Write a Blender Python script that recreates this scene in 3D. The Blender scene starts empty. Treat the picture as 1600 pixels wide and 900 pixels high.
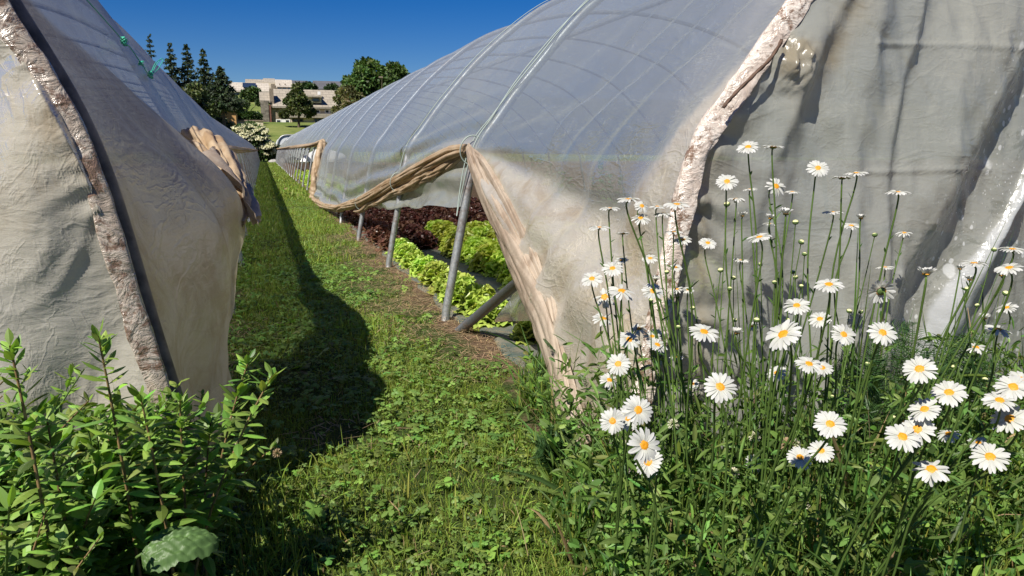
import bpy, math
import numpy as np
from mathutils import Vector, Matrix
rng = np.random.default_rng(7)
R_ = math.radians
scene = bpy.context.scene
# ------------------------------------------------------------------ camera
FPX = 1155.0
PITCH = math.atan(215/1155)
YAW = math.atan(390/1155*math.cos(PITCH))
CAM = np.array([0, 0, 1.0])
cd = bpy.data.cameras.new('camera'); cam = bpy.data.objects.new('camera', cd); scene.collection.objects.link(cam)
cam.location = CAM; cam.rotation_euler = (R_(90)-PITCH, 0, -YAW)
cd.sensor_width = 36; cd.lens = 36*FPX/1600; cd.clip_start = .02; cd.clip_end = 3000
scene.camera = cam
cR = np.array([math.cos(YAW), -math.sin(YAW), 0])
cD = np.array([math.sin(YAW)*math.cos(PITCH), math.cos(YAW)*math.cos(PITCH), -math.sin(PITCH)])
cU = np.cross(cR, cD)
def ray(x, y): return cR*(x-800)/FPX + cU*(450-y)/FPX + cD      # a photo pixel to a direction (used to measure positions)
def atY(x, y, Y): r = ray(x, y); return CAM + r*(Y/r[1])
def atX(x, y, X): r = ray(x, y); return CAM + r*(X/r[0])
def atZ(x, y, Z=0): r = ray(x, y); return CAM + r*((Z-1)/r[2])
def atD(x, y, d): return CAM + ray(x, y)*d
# ------------------------------------------------------------------ world, sun
SUN = np.array([-.66, -.54, 1.0]); SUN /= np.linalg.norm(SUN)
w = bpy.data.worlds.new('World'); scene.world = w; w.use_nodes = True
nt = w.node_tree; nt.nodes.clear()
sky = nt.nodes.new('ShaderNodeTexSky'); sky.sky_type = 'NISHITA'; sky.sun_disc = False
sky.sun_elevation = math.asin(SUN[2]); sky.sun_rotation = math.atan2(SUN[0], SUN[1])
sky.altitude = 1200; sky.air_density = 1.1; sky.dust_density = .1; sky.ozone_density = 6.0
bg = nt.nodes.new('ShaderNodeBackground'); bg.inputs[1].default_value = .085
wo = nt.nodes.new('ShaderNodeOutputWorld')
hs = nt.nodes.new('ShaderNodeHueSaturation'); hs.inputs['Saturation'].default_value = 1.42; hs.inputs['Hue'].default_value = .517; hs.inputs['Value'].default_value = .58
nt.links.new(sky.outputs[0], hs.inputs['Color']); nt.links.new(hs.outputs[0], bg.inputs[0]); nt.links.new(bg.outputs[0], wo.inputs[0])
sd = bpy.data.lights.new('sun', 'SUN'); sd.energy = 5.0; sd.angle = R_(.5); sd.color = (1, .94, .85)
so = bpy.data.objects.new('sun', sd); scene.collection.objects.link(so)
so.rotation_euler = Vector(SUN).to_track_quat('Z', 'Y').to_euler()
vs = scene.view_settings; vs.view_transform = 'Standard'; vs.look = 'None'; vs.exposure = .62; vs.gamma = 1
cy = scene.cycles; cy.max_bounces = 8; cy.transparent_max_bounces = 24; cy.diffuse_bounces = 3; cy.glossy_bounces = 3
cy.transmission_bounces = 6; cy.use_denoising = True; cy.sample_clamp_indirect = 4
cy.caustics_reflective = False; cy.caustics_refractive = False
# ------------------------------------------------------------------ helpers
def hash3(i, j, k, s=0):
    n = (i.astype(np.int64)*374761393 + j.astype(np.int64)*668265263 + k.astype(np.int64)*2147483647 + s*974711) & 0x7fffffff
    n = ((n ^ (n >> 13))*1274126177) & 0x7fffffff
    return ((n ^ (n >> 16)) & 0xffff)/65535.0
def noise(x, y, z=0, s=0):
    x, y, z = np.broadcast_arrays(np.asarray(x, float), np.asarray(y, float), np.asarray(z, float))
    i, j, k = np.floor(x), np.floor(y), np.floor(z); fx, fy, fz = x-i, y-j, z-k
    u, v, q = [f*f*(3-2*f) for f in (fx, fy, fz)]; r = 0
    for a in (0, 1):
        for b in (0, 1):
            for c in (0, 1):
                r = r + (u if a else 1-u)*(v if b else 1-v)*(q if c else 1-q)*hash3(i+a, j+b, k+c, s)
    return r*2-1
def fbm(x, y, z=0, o=4, s=0):
    r = 0; a = 1; t = 0
    for n in range(o):
        f = 2**n; r = r + a*noise(x*f+n*7.3, y*f+n*3.1, z*f, s+n); t += a; a *= .5
    return r/t
def sstep(a, b, x): t = np.clip((x-a)/(b-a), 0, 1); return t*t*(3-2*t)
def mk(name, V, F, mat=None, smooth=True, attrs=None):
    me = bpy.data.meshes.new(name)
    V = np.asarray(V, dtype=np.float32).reshape(-1, 3)
    if isinstance(F, list) and F and not isinstance(F[0], np.ndarray):
        me.from_pydata(V.tolist(), [], [tuple(int(a) for a in f) for f in F])
    else:
        F = F if isinstance(F, list) else [F]
        F = [f for f in F if len(f)]
        loops = np.concatenate([f.ravel() for f in F]).astype(np.int32)
        tot = np.concatenate([np.full(len(f), f.shape[1]) for f in F]).astype(np.int32)
        st = np.concatenate([[0], np.cumsum(tot)[:-1]]).astype(np.int32)
        me.vertices.add(len(V)); me.vertices.foreach_set('co', V.ravel())
        me.loops.add(len(loops)); me.loops.foreach_set('vertex_index', loops)
        me.polygons.add(len(tot)); me.polygons.foreach_set('loop_start', st)
        try: me.polygons.foreach_set('loop_total', tot)
        except Exception: pass
        me.update(calc_edges=True)
    me.polygons.foreach_set('use_smooth', np.full(len(me.polygons), smooth))
    for k, a in (attrs or {}).items():
        a = np.asarray(a, dtype=np.float32)
        if a.ndim == 2:
            at = me.attributes.new(k, 'FLOAT_COLOR', 'POINT')
            if a.shape[1] == 3: a = np.concatenate([a, np.ones((len(a), 1), np.float32)], 1)
            at.data.foreach_set('color', a.ravel())
        else:
            me.attributes.new(k, 'FLOAT', 'POINT').data.foreach_set('value', a.ravel())
    if mat: me.materials.append(mat)
    return me
def link(name, me, parent=None, label=None, cat=None, group=None, kind=None, loc=None):
    o = bpy.data.objects.new(name, me); scene.collection.objects.link(o)
    if parent: o.parent = parent
    if loc is not None: o.location = loc
    tag(o, label, cat, group, kind); return o
def tag(o, label=None, cat=None, group=None, kind=None):
    for k, v in (('label', label), ('category', cat), ('group', group), ('kind', kind)):
        if v: o[k] = v
    return o
def thing(name, label, cat, loc=(0, 0, 0), group=None): return link(name, None, None, label, cat, group, None, loc)
def part(name, V, F, mat, root, smooth=True, attrs=None, label=None, base=None):
    """world-space vertices under a thing"""
    V = np.asarray(V, float).reshape(-1, 3)
    off = np.array(root.location) if base is None else np.array(base)
    return link(name, mk(name, V-off, F, mat, smooth, attrs), root, label)
def gridF(nu, nv, wrap=False):
    i, j = np.meshgrid(np.arange(nu-1), np.arange(nv if wrap else nv-1), indexing='ij')
    j2 = (j+1) % nv
    return np.stack([i*nv+j, (i+1)*nv+j, (i+1)*nv+j2, i*nv+j2], -1).reshape(-1, 4)
def tube(P, r, n=8, cap=True, lump=None):
    P = np.asarray(P, float); m = len(P); r = np.broadcast_to(np.asarray(r, float), (m,))
    T = np.gradient(P, axis=0); T /= np.linalg.norm(T, axis=1)[:, None]+1e-9
    up = np.array([0, 0, 1.]) if abs(T[0, 2]) < .9 else np.array([1., 0, 0])
    N = up-T[0]*(up@T[0]); N /= np.linalg.norm(N); V = []
    th = np.arange(n)*2*math.pi/n
    for i in range(m):
        N = N-T[i]*(N@T[i]); N /= np.linalg.norm(N)+1e-9; B = np.cross(T[i], N)
        rr = np.full(n, r[i])
        if lump is not None: rr = rr*lump(i, th)
        V.append(P[i]+np.cos(th)[:, None]*N*rr[:, None]+np.sin(th)[:, None]*B*rr[:, None])
    V = np.concatenate(V); F = [gridF(m, n, True)]
    if cap and n == 4: F.append(np.array([[3, 2, 1, 0], [(m-1)*n+k for k in range(4)]]))
    elif cap:
        V = np.concatenate([V, P[:1], P[-1:]]); c0 = m*n; k = np.arange(n)
        F.append(np.stack([np.full(n, c0), (k+1) % n, k], 1)); F.append(np.stack([np.full(n, c0+1), (m-1)*n+k, (m-1)*n+(k+1) % n], 1))
    return V, F
def merge(L):
    V = []; by = {}; o = 0; A = []
    for it in L:
        v, f = it[0], it[1]; v = np.asarray(v, float).reshape(-1, 3)
        for g in (f if isinstance(f, list) else [f]):
            g = np.asarray(g)
            if len(g): by.setdefault(g.shape[1], []).append(g+o)
        V.append(v); o += len(v)
        if len(it) > 2: A.append(np.broadcast_to(np.asarray(it[2], float), (len(v), np.size(it[2]) if np.ndim(it[2]) < 2 else it[2].shape[1])))
    return np.concatenate(V), [np.concatenate(g) for g in by.values()], (np.concatenate(A) if A else None)
def box(x0, x1, y0, y1, z0, z1):
    V = np.array([[x, y, z] for x in (x0, x1) for y in (y0, y1) for z in (z0, z1)], float)
    return V, [np.array([[0, 1, 3, 2], [4, 6, 7, 5], [0, 4, 5, 1], [2, 3, 7, 6], [0, 2, 6, 4], [1, 5, 7, 3]])]
def spline(P, n):
    P = np.asarray(P, float); m = len(P); t = np.linspace(0, m-1, n); i = np.clip(t.astype(int), 0, m-2); f = (t-i)[:, None]
    g = lambda k: P[np.clip(k, 0, m-1)]
    p0, p1, p2, p3 = g(i-1), g(i), g(i+1), g(i+2)
    return .5*((2*p1)+(-p0+p2)*f+(2*p0-5*p1+4*p2-p3)*f**2+(-p0+3*p1-3*p2+p3)*f**3)
# ------------------------------------------------------------------ materials
class NT:
    def __init__(s, name):
        s.m = bpy.data.materials.new(name); s.m.use_nodes = True; s.t = s.m.node_tree; s.t.nodes.clear()
        s.out = s.n('ShaderNodeOutputMaterial')
    def n(s, t, **k):
        nd = s.t.nodes.new(t)
        for a, b in k.items(): setattr(nd, a, b)
        return nd
    def set(s, nd, i, v):
        if v is None: return
        if hasattr(v, 'is_output') or isinstance(v, bpy.types.NodeSocket): s.t.links.new(v, nd.inputs[i])
        else:
            if isinstance(v, (tuple, list)) and len(v) == 3 and nd.inputs[i].type == 'RGBA': v = (*v, 1)
            nd.inputs[i].default_value = v
    def attr(s, name, o='Fac'): return s.n('ShaderNodeAttribute', attribute_name=name).outputs[o]
    def co(s): return s.n('ShaderNodeNewGeometry').outputs['Position']
    def obj(s): return s.n('ShaderNodeTexCoord').outputs['Object']
    def map(s, v, sc=(1, 1, 1), rot=(0, 0, 0)):
        m = s.n('ShaderNodeMapping'); s.set(m, 0, v); m.inputs['Scale'].default_value = sc; m.inputs['Rotation'].default_value = rot; return m.outputs[0]
    def noise(s, v, sc, d=4, r=.5, dist=0):
        n = s.n('ShaderNodeTexNoise'); s.set(n, 'Vector', v); n.inputs['Scale'].default_value = sc; n.inputs['Detail'].default_value = d
        n.inputs['Roughness'].default_value = r; n.inputs['Distortion'].default_value = dist; return n.outputs[0]
    def voro(s, v, sc, f='F1', o=0):
        n = s.n('ShaderNodeTexVoronoi', feature=f); s.set(n, 'Vector', v); n.inputs['Scale'].default_value = sc; return n.outputs[o]
    def math(s, op, a, b=0, c=0, cl=False):
        n = s.n('ShaderNodeMath', operation=op, use_clamp=cl); s.set(n, 0, a); s.set(n, 1, b); s.set(n, 2, c); return n.outputs[0]
    def ss(s, v, a, b, lo=0, hi=1):
        n = s.n('ShaderNodeMapRange', interpolation_type='SMOOTHSTEP'); s.set(n, 0, v); s.set(n, 1, a); s.set(n, 2, b); s.set(n, 3, lo); s.set(n, 4, hi); return n.outputs[0]
    def mix(s, f, a, b, bt='MIX'):
        n = s.n('ShaderNodeMix', data_type='RGBA', blend_type=bt); s.set(n, 0, f); s.set(n, 6, a); s.set(n, 7, b); return n.outputs[2]
    def bump(s, h, st=.3, d=.01, nrm=None):
        n = s.n('ShaderNodeBump'); n.inputs['Strength'].default_value = st; n.inputs['Distance'].default_value = d; s.set(n, 'Height', h); s.set(n, 'Normal', nrm); return n.outputs[0]
    def sh(s, t, **k):
        n = s.n('ShaderNode'+t)
        for a, b in k.items(): s.set(n, a.replace('_', ' '), b)
        return n.outputs[0]
    def mixs(s, f, a, b):
        n = s.n('ShaderNodeMixShader'); s.set(n, 0, f); s.set(n, 1, a); s.set(n, 2, b); return n.outputs[0]
    def done(s, x): s.t.links.new(x, s.out.inputs[0]); return s.m
def simple(name, col, rough=.7, nscale=None, var=.25, metal=0, bump=0, spec=.4):
    t = NT(name); c = col; nb = None
    if nscale:
        n = t.noise(t.obj(), nscale, 5, .6)
        c = t.mix(t.ss(n, .3, .7), tuple(x*(1-var) for x in col), tuple(min(1, x*(1+var)) for x in col))
        if bump: nb = t.bump(n, bump, .02)
    return t.done(t.sh('BsdfPrincipled', Base_Color=c, Roughness=rough, Metallic=metal, Normal=nb, Specular_IOR_Level=spec))
def leafmat(name, trans=.35, rough=.5, attr='col', spec=.35, obvar=False, tint=(1.2, 1.25, .5)):
    t = NT(name); c = t.attr(attr, 'Color')
    if obvar:
        oi = t.n('ShaderNodeObjectInfo').outputs['Random']
        hv = t.n('ShaderNodeHueSaturation'); t.set(hv, 'Hue', t.ss(oi, 0, 1, .485, .515)); t.set(hv, 'Value', t.ss(oi, 0, 1, .8, 1.2)); t.set(hv, 'Color', c); c = hv.outputs[0]
    p = t.sh('BsdfPrincipled', Base_Color=c, Roughness=rough, Specular_IOR_Level=spec)
    tr = t.sh('BsdfTranslucent', Color=t.mix(1, c, tint, 'MULTIPLY'))
    return t.done(t.mixs(trans, p, tr))
def film(name, clear_op, body, dirt_body, dirt_op=.85, warm=(.45, .36, .24), spots=False, gloss=.14, scr=.25, bscale=1.0, glf=.42, trn=.42):
    """Thin greenhouse film: part see-through, part scattering, glossy; 'dirt' says how milky and soiled it is."""
    t = NT(name); P = t.co(); dirt = t.attr('dirt')
    big = t.noise(P, 1.7, 4, .6, .8); mid = t.noise(P, 9, 6, .65, .5); fine = t.noise(P, 60, 4, .7)
    streak = t.noise(t.map(P, (22, 3.0, 2.0), (0.5, .35, .2)), 1.6, 5, .6, .6)
    streak2 = t.noise(t.map(P, (3, 1.2, 16), (.9, .2, -.5)), 3.0, 4, .6, .3)
    scratch = t.math('MULTIPLY', t.ss(t.math('ABSOLUTE', t.math('SUBTRACT', streak2, .5)), .012, 0), t.ss(mid, .45, .62))
    d = t.math('ADD', dirt, t.math('MULTIPLY', t.math('SUBTRACT', big, .5), .5), cl=True)
    smear = t.ss(t.math('MULTIPLY', t.noise(P, 3.3, 6, .65, 1.2), t.math('ADD', dirt, .25)), .42, .72)
    op = t.ss(d, 0, 1, clear_op, dirt_op)
    op = t.math('ADD', op, t.math('MULTIPLY', t.ss(streak, .5, .8), .14))
    op = t.math('ADD', op, t.math('MULTIPLY', scratch, scr))
    col = t.mix(d, body, dirt_body)
    col = t.mix(t.math('MULTIPLY', smear, .8), col, warm)
    col = t.mix(t.math('MULTIPLY', t.ss(fine, .62, .78), t.math('MULTIPLY', dirt, .45)), col, tuple(x*.45 for x in warm))
    if spots:
        reg = t.attr('spot')
        pw = t.n('ShaderNodeVectorMath', operation='ADD'); t.set(pw, 0, P)
        nz = t.n('ShaderNodeTexNoise'); nz.inputs['Scale'].default_value = 18; t.set(nz, 'Vector', P)
        sc = t.n('ShaderNodeVectorMath', operation='SCALE'); t.set(sc, 0, nz.outputs['Color']); sc.inputs['Scale'].default_value = .03; t.set(pw, 1, sc.outputs[0])
        Q = t.map(pw.outputs[0], (1, 1, .72), (0, .35, 0))
        v1 = t.voro(Q, 11); v2 = t.voro(Q, 34); v3 = t.voro(Q, 75)
        rnd = t.voro(Q, 11, 'F1', 1); rs = t.n('ShaderNodeSeparateColor'); t.set(rs, 0, rnd)
        r2 = t.n('ShaderNodeSeparateColor'); t.set(r2, 0, t.voro(Q, 34, 'F1', 1))
        a1 = t.math('MULTIPLY', t.ss(v1, .27, .21), t.ss(rs.outputs[0], .60, .62))
        a2 = t.math('MULTIPLY', t.ss(v2, .26, .18), t.ss(r2.outputs[0], .60, .64))
        a3 = t.math('MULTIPLY', t.ss(v3, .2, .12), t.ss(mid, .45, .55))
        sp = t.math('MULTIPLY', t.math('MAXIMUM', t.math('MAXIMUM', a1, a2), a3), reg, 0, True)
        blot = t.math('MULTIPLY', t.ss(t.noise(P, 7, 6, .7, 1.5), .56, .6), reg)
        col = t.mix(t.math('MULTIPLY', blot, .4), col, (.20, .21, .16))
        col = t.mix(t.math('MULTIPLY', sp, .95), col, (.80, .81, .78))
        op = t.math('MAXIMUM', op, t.math('MULTIPLY', sp, .97))
        pale = t.attr('pale'); col = t.mix(pale, col, (.74, .76, .76)); op = t.math('MAXIMUM', op, pale)
    op = t.math('MINIMUM', op, .985)
    cr = t.math('ADD', t.math('MULTIPLY', t.noise(P, 14, 6, .7, .9), 1.0), t.math('MULTIPLY', t.noise(P, 45, 4, .6, .5), .22))
    def crease(vec, sc, w, dist=1.2): return t.ss(t.math('ABSOLUTE', t.math('SUBTRACT', t.noise(vec, sc, 3, .5, dist), .5)), w, 0)
    c1 = t.math('MULTIPLY', crease(t.map(P, (1, 1, 1.6), (.4, .5, .3)), 3.2, .035), t.ss(big, .35, .65)); c2 = t.math('MULTIPLY', crease(t.map(P, (1.6, 1, 1), (-.3, .8, .2)), 9.5, .06), t.ss(mid, .4, .6))
    c3 = t.math('MULTIPLY', crease(P, 24, .09, .6), t.ss(big, .5, .6))
    cr = t.math('ADD', t.math('MULTIPLY', cr, .7), t.math('ADD', t.math('MULTIPLY', c1, .9), t.math('ADD', t.math('MULTIPLY', c2, .5), t.math('MULTIPLY', c3, .25))))
    nb = t.bump(cr, .22*bscale, .02)
    nb = t.bump(t.noise(t.map(P, (4, 4, 14)), 2.5, 4, .6, 1.0), .16*bscale, .03, nb)
    body_s = t.mixs(trn, t.sh('BsdfDiffuse', Color=col, Normal=nb), t.sh('BsdfTranslucent', Color=col, Normal=nb))
    s = t.mixs(op, t.sh('BsdfTransparent', Color=(.93, .95, .96)), body_s)
    fr = t.n('ShaderNodeFresnel'); fr.inputs['IOR'].default_value = 1.5; t.set(fr, 'Normal', nb)
    g = t.sh('BsdfGlossy', Color=(.95, .95, .95), Roughness=gloss, Normal=nb)
    fac = t.math('MULTIPLY', t.math('MULTIPLY', fr.outputs[0], glf), t.ss(d, 0, 1, 1, .55), cl=True)
    return t.done(t.mixs(fac, s, g))
M = {}
M['film'] = film('clear_film', .50, (.52, .57, .56), (.70, .64, .53), .93, (.50, .41, .28), gloss=.2)
M['filmL'] = film('clear_film_left', .70, (.50, .52, .51), (.66, .60, .47), .95, (.46, .38, .25), gloss=.25, glf=.28, trn=.68)
M['endR'] = film('end_film_right', .86, (.42, .445, .41), (.50, .48, .40), .88, (.38, .32, .21), spots=True, gloss=.2, scr=.4, bscale=.5, glf=.85, trn=.5)
M['endL'] = film('end_film_left', .93, (.58, .56, .49), (.68, .63, .51), .95, (.42, .33, .21), gloss=.18, scr=.4, bscale=.75, glf=.6, trn=.4)
M['filmfar'] = film('far_side_film', .74, (.54, .58, .57), (.6, .57, .5), .93, (.46, .38, .26), gloss=.3, bscale=.5)
def tape_mat(lo=.86, base=((.50, .41, .34), (.68, .63, .56))):
    t = NT('film_edge_tape'); P = t.co()
    n1 = t.noise(P, 9, 6, .7, .6); n2 = t.noise(P, 38, 6, .75, .4)
    c = t.mix(t.ss(n1, .35, .65), *base)
    c = t.mix(t.ss(t.math('ADD', n1, t.math('MULTIPLY', n2, .7)), lo, lo+.14), c, (.21, .135, .09))
    c = t.mix(t.ss(n2, .62, .7), c, (.13, .085, .06))
    nb = t.bump(t.noise(t.map(P, (1, 1, 1.4)), 17, 5, .6, 2.2), .45, .03)
    return t.done(t.sh('BsdfPrincipled', Base_Color=c, Roughness=.2, Normal=nb, Specular_IOR_Level=.8))
M['tape'] = tape_mat(.84); M['tapeL'] = tape_mat(.82, ((.36, .29, .22), (.60, .53, .44)))
def cloth_mat(name, a, b, dark):
    t = NT(name); P = t.co(); n1 = t.noise(P, 5, 5, .65, .8); n2 = t.noise(P, 40, 5, .75)
    c = t.mix(t.ss(n1, .35, .65), a, b); c = t.mix(t.math('MULTIPLY', t.ss(n2, .6, .72), .5), c, dark)
    nb = t.bump(t.noise(P, 30, 5, .6, 1.5), .25, .02)
    p = t.sh('BsdfPrincipled', Base_Color=c, Roughness=.5, Normal=nb, Specular_IOR_Level=.4)
    return t.done(t.mixs(.3, p, t.sh('BsdfTranslucent', Color=c)))
M['roll'] = cloth_mat('rolled_film', (.42, .29, .17), (.56, .44, .30), (.17, .10, .055))
M['bundle'] = cloth_mat('bundled_film', (.40, .31, .23), (.55, .46, .36), (.22, .15, .10))
def metal(name, c, rust=.3):
    t = NT(name); P = t.co(); n = t.noise(P, 12, 6, .7); n2 = t.noise(P, 90, 3)
    col = t.mix(t.ss(n, .5-.3*rust, .9-.3*rust), c, (.20, .13, .09)); col = t.mix(t.ss(n2, .3, .8), col, tuple(min(1, x*1.5) for x in c), 'MIX') if 0 else col
    return t.done(t.sh('BsdfPrincipled', Base_Color=col, Metallic=.75, Roughness=t.ss(n2, .2, .8, .34, .6)))
M['pipe'] = metal('galvanised_pipe', (.42, .44, .45))
M['pipedark'] = metal('dull_pipe', (.16, .17, .18), .2)
M['twine'] = simple('green_twine', (.05, .42, .28), .5)
M['cord'] = simple('grey_cord', (.30, .36, .33), .6)
M['leaf'] = leafmat('leaf', .35, .45)
M['grass'] = leafmat('grass_blade', .4, .5)
M['lettuce'] = leafmat('lettuce_leaf', .35, .38, spec=.5, obvar=True)
M['redlettuce'] = leafmat('red_lettuce_leaf', .2, .35, spec=.5, obvar=True, tint=(1.3, .8, .8))
M['crown'] = leafmat('tree_foliage', .25, .6)
M['petal'] = leafmat('daisy_petal', .3, .55, tint=(1, 1, .92))
def disc_mat():
    t = NT('daisy_disc'); P = t.obj(); v = t.voro(P, 900)
    c = t.mix(t.ss(v, .1, .6), (.80, .40, .004), (.48, .19, .002))
    return t.done(t.sh('BsdfPrincipled', Base_Color=c, Roughness=.6, Normal=t.bump(v, -.8, .002)))
M['disc'] = disc_mat()
M['stem'] = simple('stem', (.075, .13, .03), .5, 40, .3)
M['redstem'] = simple('reddish_stem', (.20, .13, .06), .5, 40, .4)
M['bark'] = simple('bark', (.10, .075, .055), .9, 3, .4, bump=.5)
# ground
def ground_mat():
    t = NT('ground'); P = t.co(); sx = t.n('ShaderNodeSeparateXYZ'); t.set(sx, 0, P); X, Y = sx.outputs[0], sx.outputs[1]
    n = t.noise(P, 3, 6, .65); f = t.noise(P, 45, 6, .7); m = t.noise(P, .12, 5, .6); m2 = t.noise(P, 1.2, 6, .7)
    grass = t.mix(t.ss(n, .3, .7), (.030, .052, .012), (.062, .085, .022))
    grass = t.mix(t.ss(f, .55, .7), grass, (.13, .10, .055))
    soil = t.mix(t.ss(f, .3, .7), (.075, .048, .030), (.19, .13, .085))
    mead = t.mix(t.ss(m, .35, .65), (.10, .145, .032), (.19, .21, .065))
    mead = t.mix(t.ss(m2, .45, .8), mead, (.06, .095, .02))
    ins = t.math('MULTIPLY', t.ss(t.math('ADD', X, t.math('MULTIPLY', t.math('SUBTRACT', n, .5), .9)), .86, 1.02), t.math('LESS_THAN', Y, 66))
    insl = t.math('MULTIPLY', t.math('LESS_THAN', X, -.3), t.math('LESS_THAN', Y, 66))
    c = t.mix(t.math('MAXIMUM', ins, insl), grass, soil)
    c = t.mix(t.ss(Y, 60, 70), c, mead)
    return t.done(t.sh('BsdfPrincipled', Base_Color=c, Roughness=.95, Normal=t.bump(t.math('ADD', f, n), .9, .02), Specular_IOR_Level=.1))
M['ground'] = ground_mat()
# ------------------------------------------------------------------ terrain
TZ = np.array([[-500, 0], [66, 0], [76, .5], [90, 2.2], [112, 4.95], [119, 5.1], [135, 8.6], [150, 11.2], [168, 13.4], [200, 15], [260, 13], [600, -10], [1500, -40]])
def terr(X, Y): return np.interp(Y, TZ[:, 0], TZ[:, 1]) + np.where(np.asarray(Y) > 66, fbm(np.asarray(X)*.05, np.asarray(Y)*.05, 0, 3)*.35*sstep(66, 90, Y)*(1-sstep(105, 112, Y)*(1-sstep(121, 130, Y))), 0)
xs = np.unique(np.concatenate([np.linspace(-1200, -60, 12), np.linspace(-60, -3, 24), np.linspace(-3, 5, 81), np.linspace(5, 90, 30), np.linspace(90, 1200, 12)]))
ys = np.unique(np.concatenate([np.linspace(-400, -3, 8), np.linspace(-3, 14, 171), np.linspace(14, 66, 60), np.linspace(66, 260, 70), np.linspace(260, 1500, 14)]))
gx, gy = np.meshgrid(xs, ys, indexing='ij')
gz = terr(gx, gy) + np.where((gy < 20) & (np.abs(gx) < 6), fbm(gx*1.5, gy*1.5, 0, 3)*.012, 0)
link('ground', mk('ground', np.stack([gx, gy, gz], -1), gridF(len(xs), len(ys)), M['ground']), kind='structure')
# ------------------------------------------------------------------ tunnel profiles
def profile(ctrl):
    P = spline(ctrl, 400); s = np.concatenate([[0], np.cumsum(np.linalg.norm(np.diff(P, axis=0), axis=1))])
    S = np.linspace(0, s[-1], 400); Q = np.stack([np.interp(S, s, P[:, 0]), np.interp(S, s, P[:, 1])], 1)
    T = np.gradient(Q, axis=0); T /= np.linalg.norm(T, axis=1)[:, None]
    return dict(S=S, r=Q[:, 0], z=Q[:, 1], nr=-T[:, 1], nz=T[:, 0], L=s[-1])      # normal points outward (-r, +z)
PR = profile([(0, 0), (.10, .5), (.205, .98), (.35, 1.2), (.57, 1.48), (.93, 1.86), (1.46, 2.26), (2.1, 2.50), (2.75, 2.63), (3.3, 2.67)])
PL = profile([(0, 0), (.10, .5), (.20, 1.0), (.35, 1.35), (.60, 1.85), (1.0, 2.35), (1.6, 2.78), (2.3, 3.0), (2.9, 3.05)])
def zk(P, Y, z): return z if P is PR else np.where(z > 1, 1+(z-1)*np.interp(Y, [3.2, 8, 16, 70], [1, .80, .62, .58]), z)
def pget(P, s): return [np.interp(s, P['S'], P[k]) for k in ('r', 'z', 'nr', 'nz')]
def s_of_z(P, z): return np.interp(z, P['z'], P['S'])
YR, YL, YEND = 1.85, 2.0, 66.0
XR, XL = .95, -.20
hoopR = [YR, 4.23, 6.37, 8.5] + list(np.arange(10.6, 66, 2.1)); hoopL = [YL] + list(np.arange(4.8, 66, 2.1))
zlowR = np.array([[1.85, 0], [2.0, .02], [2.48, .33], [2.75, .43], [3.36, .68], [3.9, .91], [4.23, 1.0], [4.6, .98], [5.2, .90], [6.38, .73], [8.5, .42], [10.5, .20], [13, .06], [15.5, .02], [15.7, .5], [16.0, 1.1], [70, 1.1]])
zlowL = np.array([[2, 0], [3.0, 0], [3.25, .1], [3.7, .55], [4.2, .93], [70, 1.0]])
def zR(Y): return np.interp(Y, zlowR[:, 0], zlowR[:, 1])
def zL(Y): return np.interp(Y, zlowL[:, 0], zlowL[:, 1])
def ysamples(y0, hoops):
    Y = np.concatenate([np.arange(y0, 6.5, .03), np.arange(6.5, 17, .07), np.arange(17, 66.01, .35)]); return Y
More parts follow.
